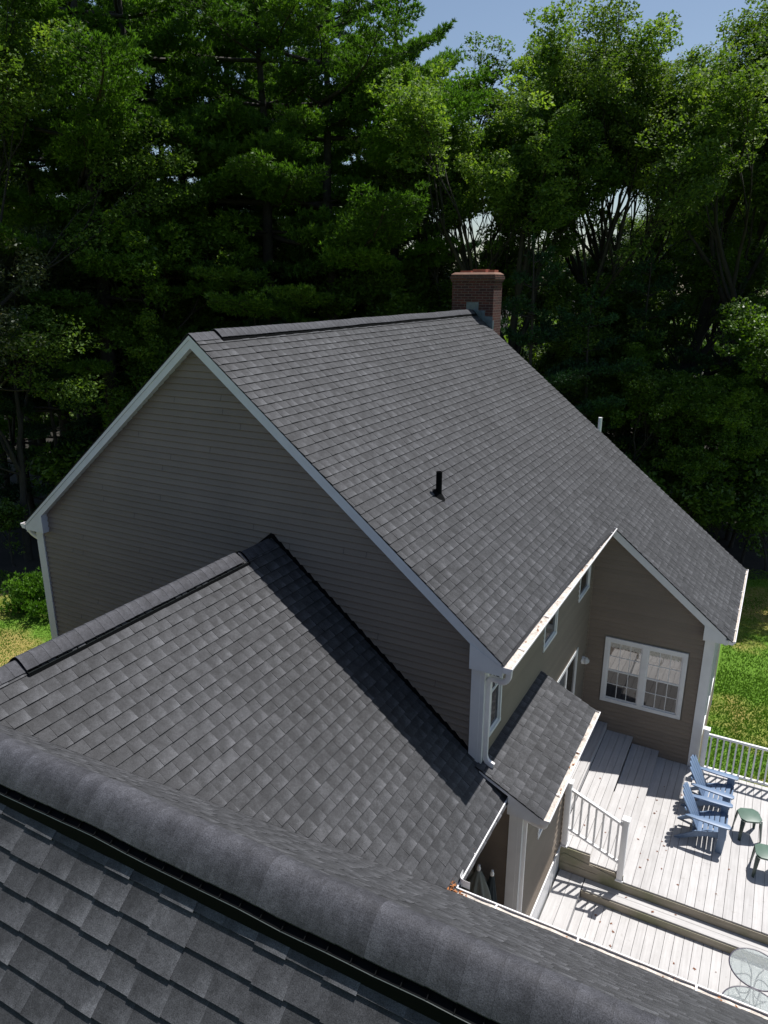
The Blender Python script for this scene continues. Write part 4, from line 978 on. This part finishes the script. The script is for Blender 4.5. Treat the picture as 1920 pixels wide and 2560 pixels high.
# short grass where the lawn can be seen
GRASS = leaf_mat('grass_blades', (.065,.145,.015), (.12,.225,.022), (.27,.26,.06), trans=.3, rough=.6, tcol=(1.2,1.3,.5), spec=.2)
ng = np.random.default_rng(4)
def grass(name, boxes, n):
    P = []
    for (x0,x1,y0,y1,wt) in boxes: k = int(n*wt); P.append(np.stack([ng.uniform(x0,x1,k), ng.uniform(y0,y1,k)], 1))
    P = np.concatenate(P); k = len(P)
    dry = np.array([mnoise.noise(Vector((p[0]*.42+3, p[1]*.42, 0))) + .5*mnoise.noise(Vector((p[0]*1.7, p[1]*1.7, 4))) for p in P])
    dry += np.where(P[:,1] > 0, -.22 + .42*np.clip((P[:,1]-14)/2.5, 0, 1)*(P[:,0]>0), 0) + .30*(P[:,0]<0)
    a = ng.uniform(0, 2*np.pi, k); h = ng.uniform(.03,.07,k)*(1-.35*(dry>.1)); wd = ng.uniform(.008,.02,k)
    c, s = np.cos(a), np.sin(a); ln = ng.uniform(-.04,.04,(k,2))
    V = np.zeros((k,3,3)); V[:,0,0]=P[:,0]-c*wd; V[:,0,1]=P[:,1]-s*wd; V[:,1,0]=P[:,0]+c*wd; V[:,1,1]=P[:,1]+s*wd
    V[:,2,0]=P[:,0]+ln[:,0]; V[:,2,1]=P[:,1]+ln[:,1]; V[:,2,2]=h
    sh = np.clip(.38 + .45*np.clip(dry*2.2,-.4,1) + ng.normal(0,.08,k), 0, 1)
    me = np_mesh(name, V.reshape(-1,3), np.arange(k*3).reshape(-1,3), [GRASS], sh)
    o = bpy.data.objects.new(name, me); COL.objects.link(o); return o
gs = grass('grass', [(7.2,14,6.8,13,.34),(7.2,14,13,22,.26),(-18,-7.5,-1,8,.4)], 150000)
tag(gs, 'short sunlit green and yellow grass of the lawn', 'grass'); gs['kind'] = 'stuff'

# ------------------------------------------------------------------ trees
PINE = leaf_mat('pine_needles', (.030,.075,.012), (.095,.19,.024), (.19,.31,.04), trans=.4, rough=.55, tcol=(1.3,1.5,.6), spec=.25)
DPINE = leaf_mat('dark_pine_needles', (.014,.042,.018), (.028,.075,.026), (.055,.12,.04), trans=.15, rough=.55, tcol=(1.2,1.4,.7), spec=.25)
OAK = leaf_mat('oak_leaves', (.03,.06,.012), (.085,.15,.028), (.21,.29,.07), trans=.36, rough=.6, tcol=(1.7,1.8,.5), spec=.2)
OAKP = leaf_mat('pale_oak_leaves', (.05,.075,.035), (.09,.12,.055), (.16,.19,.10), trans=.3, rough=.45, tcol=(1.4,1.5,.6), spec=.4)
MAPLE = leaf_mat('maple_leaves', (.04,.08,.01), (.085,.16,.018), (.15,.24,.03), trans=.3, rough=.45, tcol=(1.7,1.8,.4), spec=.4)
SHRUB = leaf_mat('shrub_needles', (.05,.13,.015), (.11,.25,.02), (.17,.34,.03), trans=.35, rough=.5, tcol=(1.2,1.3,.5), spec=.3)

class Skel:
    def __init__(s): s.mb = MB()
    def limb(s, path, r0, r1, n):
        k = len(path); s.mb.sweep(path, [r0 + (r1-r0)*i/(k-1) for i in range(k)], n=n, caps=False)
def tri_tufts(g, pos, dirs, per, length, width, spread, shade):
    n = len(pos); P = np.repeat(pos, per, 0); D = np.repeat(dirs, per, 0) + g.normal(0, spread, (n*per, 3)); D /= np.linalg.norm(D, axis=1)[:,None]
    Lr = g.uniform(.65, 1.15, n*per)*length
    S = np.cross(D, g.normal(0,1,(n*per,3))); S /= np.linalg.norm(S, axis=1)[:,None]; S *= (width*g.uniform(.7,1.3,n*per))[:,None]
    st = P - D*(.15*Lr)[:,None]; tip = P + D*Lr[:,None]; mid = P + D*(.45*Lr)[:,None]
    V = np.stack([st, mid+S, tip, mid-S], 1)
    sh = np.clip(np.repeat(shade, per) + g.normal(0,.10,n*per), 0, 1)
    return V.reshape(-1,3), sh
def pine_meshes(seed, H, zmin, Lmax, leafm, r0=.24, per=9, dens=1.0, droop=0.0, tl=.2, barkm=None):
    g = np.random.default_rng(seed); rr = random.Random(seed); sk = Skel()
    bend = (rr.uniform(-.3,.3), rr.uniform(-.3,.3))
    tp = lambda z: np.array([bend[0]*(z/H)**2 + .08*math.sin(z*.7+seed), bend[1]*(z/H)**2 + .08*math.cos(z*.6), z])
    sk.limb([tuple(tp(H*k/16)) for k in range(17)], r0, .02, 9)
    pos, dr, sh = [], [], []
    z = zmin
    while z < H-.2:
        t = (z-zmin)/(H-zmin); shape = min(1, (1-t)*1.75)**.85 * min(1, .62 + t*1.6)
        nl = rr.randint(4,5) if t > .12 else rr.randint(2,4)
        a0 = rr.uniform(0, 6.28)
        for k in range(nl):
            if rr.random() < .18: continue
            az = a0 + 2*math.pi*k/nl + rr.uniform(-.35,.35); Lb = max(.35, Lmax*shape*rr.choice([.45,.7,.9,1.1,1.3])*rr.uniform(.85,1.1))
            el = R(-4 + 32*t**1.6 + rr.uniform(-7,9)) - droop*(1-t); o = tp(z + rr.uniform(-.12,.12)); d = np.array([math.cos(az), math.sin(az), 0])
            pth = []; nn = 6
            for i in range(nn+1):
                u = i/nn; pth.append(o + d*Lb*u*math.cos(el) + np.array([0,0,Lb*(u*math.sin(el) + .10*u*u - .05*math.sin(u*3.1))]) + np.array([-d[1],d[0],0])*Lb*.06*math.sin(u*4+az))
            sk.limb([tuple(p) for p in pth], .018+.016*Lb, .008, 4)
            tone = .45 + rr.gauss(0,.13); ns = max(6, int(Lb*11*dens))
            for i in range(ns):
                u = .33 + .67*(i+rr.random())/ns
                q = min(nn-1, int(u*nn)); fr_ = u*nn - q; p = pth[q]*(1-fr_) + pth[q+1]*fr_
                side = 1 if i % 2 else -1; wl = (.22 + .42*Lb*math.sin(min(1,u*.98)*2.6)**1.0*.62)*rr.uniform(.6,1.15); wl = max(.2, min(1.6, wl))
                sd = np.array([-d[1],d[0],0])*side + d*rr.uniform(.45,.9); sd /= np.linalg.norm(sd)
                nt = max(3, int(wl*7.5*dens))
                for j in range(nt):
                    v = (j+.6)/nt; pos.append(p + sd*wl*v + np.array([0,0,.16*v*wl + rr.uniform(-.10,.20)])); dd = sd*.55 + d*.35 + np.array([0,0,.85]); dr.append(dd/np.linalg.norm(dd)); sh.append(tone)
                if rr.random() < .5: sk.mb.sweep([tuple(p), tuple(p + sd*wl + np.array([0,0,.14*wl]))], [.009,.004], n=3, caps=False)
            for j in range(4): pos.append(pth[-1] + g.normal(0,.08,3)); dr.append(d*.6+np.array([0,0,.6])); sh.append(tone+.05)
        z += rr.uniform(.95,1.5)*(1 if t < .75 else .75)
    for j in range(10): pos.append(tp(H-.05*j)); dr.append(np.array([0,0,1.])); sh.append(.5)
    V, s = tri_tufts(g, np.array(pos), np.array(dr), per, tl, .022, .75, np.array(sh))
    crown = np_mesh('crown', V, np.arange(len(V)).reshape(-1,4), [leafm], s)
    return sk, crown
def leaf_quads(g, pos, per, rad, size, shade, flat=.6):
    n = len(pos)*per; ball = g.normal(0, 1, (n,3)); ball *= (g.uniform(.25, 1, n)**.45/np.linalg.norm(ball, axis=1))[:,None]; P = np.repeat(pos, per, 0) + ball*rad*1.55*np.array([1,1,.62])
    nm = g.normal(0,1,(n,3)); nm[:,2] = np.abs(nm[:,2]) + flat; nm /= np.linalg.norm(nm,axis=1)[:,None]
    a = np.cross(nm, g.normal(0,1,(n,3))); a /= np.linalg.norm(a,axis=1)[:,None]; b = np.cross(nm, a)
    s = size*g.choice([.6,.8,1.0,1.3], n); a *= s[:,None]; b *= (s*.55)[:,None]
    V = np.stack([P-a, P-a*.1+b, P+a, P-a*.1-b], 1); V[:,1,2] -= s*.18; V[:,3,2] -= s*.18
    sh = np.clip(np.repeat(shade, per) + g.normal(0,.15,n), 0, 1)
    return V.reshape(-1,3), sh
def oak_meshes(seed, H, leafm, r0=.2, first=.34, per=22, size=.085, depth=5, spread=.55, up=.55, lean=0, dense=1.0, rad=.2, width=1.0):
    g = np.random.default_rng(seed); rr = random.Random(seed); sk = Skel(); tips, tone = [], []
    def grow(p, d, Ln, r, dep, tn):
        pth = [p]; q = np.array(p, float); dd = np.array(d, float); ns = 4 if dep < 3 else 3
        for i in range(ns):
            dd = dd + g.normal(0,.11,3) + np.array([0,0,.045*(1 if dep < 4 else .3)]); dd /= np.linalg.norm(dd); q = q + dd*Ln/ns; pth.append(q.copy())
        r1 = r*.62 if dep < depth else .003
        sk.limb([tuple(x) for x in pth], r, r1, 7 if dep == 0 else (5 if dep < 3 else 3))
        if dep >= depth-2:
            for x in pth[1:]:
                if (dep == depth and (x is pth[-1] or rr.random() < .6)) or rr.random() < .12: tips.append(x + g.normal(0,.06,3)); tone.append(tn + rr.gauss(0,.08))
        if dep >= depth: return
        k = 2 + (rr.random() < .72) + (dep == 0) + (rr.random() < .3)
        if dep == 0:
            for x in pth[3:-1]:
                az = rr.uniform(0,6.28); el = rr.uniform(.15,.7); grow(x, np.array([math.cos(az)*math.cos(el), math.sin(az)*math.cos(el), math.sin(el)]), Ln*rr.uniform(.22,.38), r*.3, 3, tn + rr.gauss(0,.07))
        ph = rr.uniform(0,6.28); ref = np.cross(dd, [.3,.9,.2]); ref /= np.linalg.norm(ref); ref2 = np.cross(dd, ref)
        for c in range(k):
            an = rr.uniform(.35,1.0)*spread*(1.0 if c else .45); az = ph + 2*math.pi*c/k + rr.uniform(-.4,.4)
            nd = dd*math.cos(an) + (ref*math.cos(az)+ref2*math.sin(az))*math.sin(an)*width + np.array([0,0,up*.22]); nd /= np.linalg.norm(nd)
            at = pth[-1] if c < 2 else pth[-2] if rr.random() < .6 else pth[-1]
            grow(at, nd, Ln*rr.uniform(.66,.9)*(1 if dep else .62), r1*(1 if c == 0 else .78), dep+1, tn + rr.gauss(0,.07))
    grow(np.array([0,0,-.05]), np.array([lean,0,1.]), H*first, r0, 0, .48)
    tips = np.array(tips); top = tips[:,2].max(); k = H/top; tips *= k
    for i, v in enumerate(sk.mb.v): sk.mb.v[i] = (v[0]*k, v[1]*k, v[2]*k)
    V, s = leaf_quads(g, tips, int(per*dense), rad, size, np.array(tone))
    return sk, np_mesh('crown', V, np.arange(len(V)).reshape(-1,4), [leafm], s)
def tree_proto(name, sk, crown, barkm, cat):
    root = bpy.data.objects.new(name, None); root.empty_display_size = .3
    me = part('trunk', sk.mb, [barkm], None, smooth=True); me.parent = root
    c = bpy.data.objects.new('crown', crown); c.parent = root; COL.objects.link(c)
    COL.objects.link(root); root['category'] = cat
    return root
PROTO = {}
def add_kind(key, name, cat, maker, barkm): PROTO[key] = [name, cat, maker, barkm, None]
add_kind('pineA', 'pine_tree', 'pine tree', lambda: pine_meshes(101, 25, 6.5, 5.0, PINE, .36, per=11), BARK)
add_kind('pineB', 'pine_tree', 'pine tree', lambda: pine_meshes(102, 26, 6.5, 5.3, PINE, .38, per=11), BARK)
add_kind('pineC', 'pine_tree', 'pine tree', lambda: pine_meshes(103, 21.5, 3.2, 4.4, PINE, .30, per=11), BARK)
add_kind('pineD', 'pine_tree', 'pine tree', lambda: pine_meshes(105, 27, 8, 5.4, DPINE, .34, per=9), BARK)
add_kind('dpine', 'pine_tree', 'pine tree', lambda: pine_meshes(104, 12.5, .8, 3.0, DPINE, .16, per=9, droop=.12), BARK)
add_kind('oakA', 'oak_tree', 'oak tree', lambda: oak_meshes(211, 21, OAK, .30, .30, spread=.48, per=110, rad=.30, size=.078), BARKG)
add_kind('oakB', 'oak_tree', 'oak tree', lambda: oak_meshes(212, 21.5, OAK, .29, .31, per=150, spread=.56, rad=.42, size=.068), BARKG)
add_kind('oakC', 'oak_tree', 'oak tree', lambda: oak_meshes(213, 20.0, OAK, .26, .30, spread=.46, per=110, rad=.30, size=.078), BARKG)
add_kind('oakP', 'oak_tree', 'oak tree', lambda: oak_meshes(214, 12.5, OAKP, .035, .08, per=110, spread=.8, size=.062, rad=.34), BARKG)
add_kind('maple', 'maple_tree', 'maple tree', lambda: oak_meshes(215, 9.0, MAPLE, .07, .2, per=70, spread=.75, size=.062, rad=.22), BARKG)
add_kind('mapleB', 'maple_tree', 'maple tree', lambda: oak_meshes(216, 12.0, MAPLE, .09, .25, per=80, spread=.7, size=.065, rad=.25), BARKG)
add_kind('bush', 'shrub', 'shrub', lambda: oak_meshes(217, 2.6, MAPLE, .025, .18, per=9, spread=.95, depth=4, size=.07, rad=.16, up=.2), BARKG)
FWD = YAW
def at_px(px, dist):
    h = FWD + math.atan((px-960)/1835.0); return CAM[0] + dist*math.sin(h), CAM[1] + dist*math.cos(h)
def plant(key, px, dist, label, group=None, s=1.0, rz=None, sz=None):
    rec = PROTO[key]; x, y = at_px(px, dist); rr = random.Random(int(px*13+dist*7))
    if rec[4] is None:
        sk, cr = rec[2](); o = tree_proto(rec[0], sk, cr, rec[3], rec[1]); rec[4] = o
    else:
        src = rec[4]; o = src.copy(); COL.objects.link(o)
        for chd in src.children: c = chd.copy(); c.parent = o; COL.objects.link(c)
    o.location = (x, y, 0); o.rotation_euler = (0, 0, rr.uniform(0,6.28) if rz is None else rz); o.scale = (s, s, sz or s)
    tag(o, label, rec[1], group); return o
TG = 'tall trees at the edge of the wood behind the house'
# front row, left to right
plant('oakB', -190, 31.5, 'leafy oak cut by the top left corner of the photo', TG, 1.0, rz=2.0)
plant('oakP', 10, 31, 'pale leafy oak low at the left edge of the photo, nearest of the wood', TG)
plant('pineC', 150, 38, 'pine behind the pale oak, left of the two dark trunks', TG, 1.08)
plant('pineA', 285, 34, 'big pine with bright upright top at the upper left, left of the pair of trunks', TG, 1.12, rz=1.0)
plant('pineB', 395, 35.5, 'pine whose dark trunk rises above the left end of the ridge', TG, 1.08, rz=2.2)
plant('pineA', 500, 40, 'pine filling the gap right of the two dark trunks', TG, 1.12, rz=5.1)
plant('pineB', 610, 41, 'tall pine showing behind the shorter pine, its top out of frame', TG, 1.1, rz=3.7)
plant('pineA', 770, 42, 'tall pine between the broad pine and the tall pine, standing further back', TG, 1.1, rz=.9)
plant('pineC', 560, 39, 'shorter pine with sky showing above it, between the pine pair and the broad pine', TG, .98)
plant('pineA', 690, 34, 'broad pine with sunlit shelving boughs reaching over the middle of the ridge', TG, 1.06, rz=4.0)
plant('pineB', 835, 33, 'tall pine left of the chimney with long bright boughs', TG, .98, rz=.4)
plant('pineA', 985, 34.5, 'pine with drooping tip against open sky, last pine before the oaks', TG, .97, rz=2.9)
plant('oakC', 1130, 33, 'slim dark oak rising just behind the chimney', TG, 0.9)
plant('oakA', 1255, 35, 'oak with many thin upright limbs against the sky, right of the chimney', TG, 0.95)
plant('oakB', 1405, 36.5, 'rounded oak crown in the middle of the oak group', TG, 0.98)
plant('oakC', 1530, 38.5, 'narrow oak between two broader oak crowns', TG, 1.04)
plant('oakB', 1665, 36.5, 'widest oak, its crown cut by the top edge right of centre', TG, 1.05, rz=1.2)
plant('oakA', 1820, 37, 'oak near the right edge of the photo with dark forked trunk', TG, 0.96, rz=3.3)
plant('oakC', 1990, 37, 'oak partly outside the right edge of the photo', TG, 0.93, rz=.5)
LG = 'dark young pines under the tall trees'
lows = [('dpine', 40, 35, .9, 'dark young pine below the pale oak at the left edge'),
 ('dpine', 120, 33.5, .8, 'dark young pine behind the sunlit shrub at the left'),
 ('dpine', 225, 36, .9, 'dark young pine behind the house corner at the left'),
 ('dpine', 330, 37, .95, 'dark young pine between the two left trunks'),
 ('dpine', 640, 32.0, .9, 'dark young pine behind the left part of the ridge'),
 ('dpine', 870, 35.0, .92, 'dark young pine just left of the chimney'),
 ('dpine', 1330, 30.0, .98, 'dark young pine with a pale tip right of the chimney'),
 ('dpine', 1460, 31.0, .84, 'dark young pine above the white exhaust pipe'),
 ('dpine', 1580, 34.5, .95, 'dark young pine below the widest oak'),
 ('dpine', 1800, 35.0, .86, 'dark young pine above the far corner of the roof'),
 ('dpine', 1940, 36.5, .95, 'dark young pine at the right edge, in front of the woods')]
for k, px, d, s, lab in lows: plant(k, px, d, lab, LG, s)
MG = 'small leafy maples in the undergrowth'
maps = [(20,37,1.0,'maple','sunlit small maple low at the left edge'),(180,36,1.25,'mapleB','yellow green maple glimpsed left of the two trunks'),(250,39,1.1,'maple','low maple deep behind the left pines'),
 (470,36,1.1,'maple','small maple right of the pair of dark trunks'),(520,42,1.25,'mapleB','maple far behind the shorter pine'),(610,38,1.0,'maple','backlit maple low behind the ridge'),
 (760,37,1.15,'mapleB','yellow green maple between the broad pine and the tall pine'),(930,36,.95,'maple','maple left of the chimney stack'),(1040,38,1.1,'mapleB','bright maple directly left of the chimney crown'),
 (1180,34,.9,'maple','maple peeping behind the chimney'),(1290,40,1.1,'mapleB','maple deep behind the thin limbed oak'),(1500,36,1.0,'maple','maple behind the roof slope, middle right'),
 (1640,33,.92,'maple','leafy maple above the far roof edge'),(1720,36,1.1,'mapleB','maple with sunlit dapples below the widest oak'),(1780,33,.8,'maple','low maple over the far roof corner'),
 (1870,33.5,.9,'maple','maple overhanging the lawn at the right'),(1960,33.5,.95,'mapleB','maple at the right edge above the lawn'),(1560,32,.8,'maple','short maple behind the roof, below the narrow oak')]
for px, d, s, k, lab in maps: plant(k, px, d, lab, MG, s)
BG = 'trees standing deeper in the wood'
rb = random.Random(99)
deep = [(-20,41,'pineC',.8),(90,44,'oakC',.85),(215,47,'oakA',.72),(340,45,'pineC',.86),(440,50,'oakB',.72),(505,47,'pineA',.72),(600,52,'oakC',.72),(665,46,'dpine',1.1),(745,50,'oakA',.70),(800,45,'pineC',.80),
 (890,52,'oakB',.68),(960,46,'dpine',1.15),(1060,52,'oakA',.62),(1160,49,'dpine',.9),(1230,56,'oakC',.66),(1350,47,'dpine',1.05),(1430,52,'oakA',.68),(1520,48,'dpine',1.15),(1600,52,'oakB',.74),(1690,46,'oakC',.80),
 (1760,50,'pineC',.82),(1850,45,'oakA',.8),(1930,48,'pineC',.9)]
words = ['leftmost','second','third','fourth','fifth','sixth','seventh','eighth','ninth','tenth','eleventh','twelfth','thirteenth','fourteenth','fifteenth','sixteenth','seventeenth','eighteenth','nineteenth','twentieth','twenty first','twenty second','rightmost']
for i, (px, d, k, s) in enumerate(deep): plant(k, px, d, words[i] + (' tree' if i in (0, len(deep)-1) else ' tree from the left') + ' of the shaded row deeper in the wood', BG, s)
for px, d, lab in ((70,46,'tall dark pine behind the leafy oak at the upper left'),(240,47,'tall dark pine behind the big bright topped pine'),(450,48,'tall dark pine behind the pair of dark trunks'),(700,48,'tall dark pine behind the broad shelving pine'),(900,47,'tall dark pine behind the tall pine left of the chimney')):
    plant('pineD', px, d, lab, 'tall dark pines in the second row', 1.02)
# undergrowth along the edge
UG = 'low shrubs under the forest edge'
sh_ = [(-30,30.5,1.0),(150,31.5,1.1),(230,32.5,1.0),(1780,31,1.0),(1850,30.6,1.15),(1920,30.7,1.2),(1985,30.3,1.1)]
for i, (px, d, s) in enumerate(sh_): plant('bush', px, d, ['low leafy shrub furthest left beneath the pale oak','low leafy shrub behind the sunlit evergreen bush','low leafy shrub left of the house corner board','low leafy shrub beside the far roof gutter','low leafy shrub at the shaded lawn edge on the right','tallest low shrub where the lawn meets the wood at the right edge','low leafy shrub just outside the right edge'][i], UG, s)
XU = 'shaded shrubs deep under the trees'
for i, (px, d, s) in enumerate([(95,33,1.6),(175,35,1.7),(260,34,1.6),(330,33,1.5),(1490,29.5,1.3),(1560,30,1.5),(1610,31.5,1.5),(1660,29.5,1.4),(1700,31.5,1.6),(1745,30,1.4),(1800,32.5,1.7),(1880,32.5,1.7),(1540,34,1.8),(1650,34.5,1.8)]):
    plant('bush', px, d, 'shaded leafy shrub among the dark trunks, ' + ['far left behind the sunlit shrub','left, in front of two slim trunks','left of the gable roof edge','just left of the gable peak, low down','right behind the white exhaust pipe','first to the right of the exhaust pipe','second to the right of the exhaust pipe','nearest the middle of the far roof edge','behind the lower half of the far roof edge','above the far roof corner','above the end of the far gutter','behind the lit lawn edge at the right','deep in the gloom right of the exhaust pipe','deep in the gloom above the far roof edge'][i], XU, s)
# sunlit evergreen shrub left of the house
def mound(seed, rx, ry, h):
    g = np.random.default_rng(seed); rr = random.Random(seed); sk = Skel(); pos, dr, sh = [], [], []
    for b in range(26):
        a = rr.uniform(0,6.28); el = rr.uniform(.1,1.35); L_ = rr.uniform(.75,1.05); e = np.array([math.cos(a)*math.cos(el)*rx, math.sin(a)*math.cos(el)*ry, math.sin(el)*h])*L_
        sk.limb([(0,0,0), tuple(e*.5+np.array([0,0,-.05])), tuple(e)], .025, .006, 4); tn = .5 + rr.gauss(0,.16)
        for k in range(70):
            u = rr.uniform(.45,1.0); p = e*u + g.normal(0,.16,3)*np.array([1,1,.45]); p[2] = max(.08, p[2]); pos.append(p); d = e/np.linalg.norm(e)*.5 + np.array([0,0,.7]) + g.normal(0,.25,3); dr.append(d/np.linalg.norm(d)); sh.append(tn)
    V, s = tri_tufts(g, np.array(pos), np.array(dr), 9, .13, .016, .5, np.array(sh))
    return sk, np_mesh('crown', V, np.arange(len(V)).reshape(-1,4), [SHRUB], s)
def shrub(key, x, y, label, seed, rx, ry, h):
    sk, cr = mound(seed, rx, ry, h); o = tree_proto('evergreen_shrub', sk, cr, BARK, 'shrub'); o.location = (x, y, 0); tag(o, label, 'shrub', None); return o
shrub('s', -13.35, 6.25, 'bright green spreading evergreen shrub left of the house', 5, 1.75, 1.15, 1.35)
# the far wood: one mass of foliage on the low rise behind everything
g = np.random.default_rng(77); n = 9000
th = g.uniform(R(-75), R(22), n); dist = g.uniform(60, 84, n); hh = g.uniform(0, 1, n)**.8*(8.6 + 2.2*np.sin(th*23) + 1.5*np.sin(th*61+1))
pos = np.stack([CAM[0]+dist*np.sin(th), CAM[1]+dist*np.cos(th), hh], 1)
V, s = leaf_quads(g, pos, 11, .9, .26, g.uniform(.2,.7,n))
me = np_mesh('distant_wood', V, np.arange(len(V)).reshape(-1,4), [OAK], s); fw = bpy.data.objects.new('distant_wood', me); COL.objects.link(fw); tag(fw, 'far green wood glimpsed between the trunks', 'wood'); fw['kind'] = 'stuff'
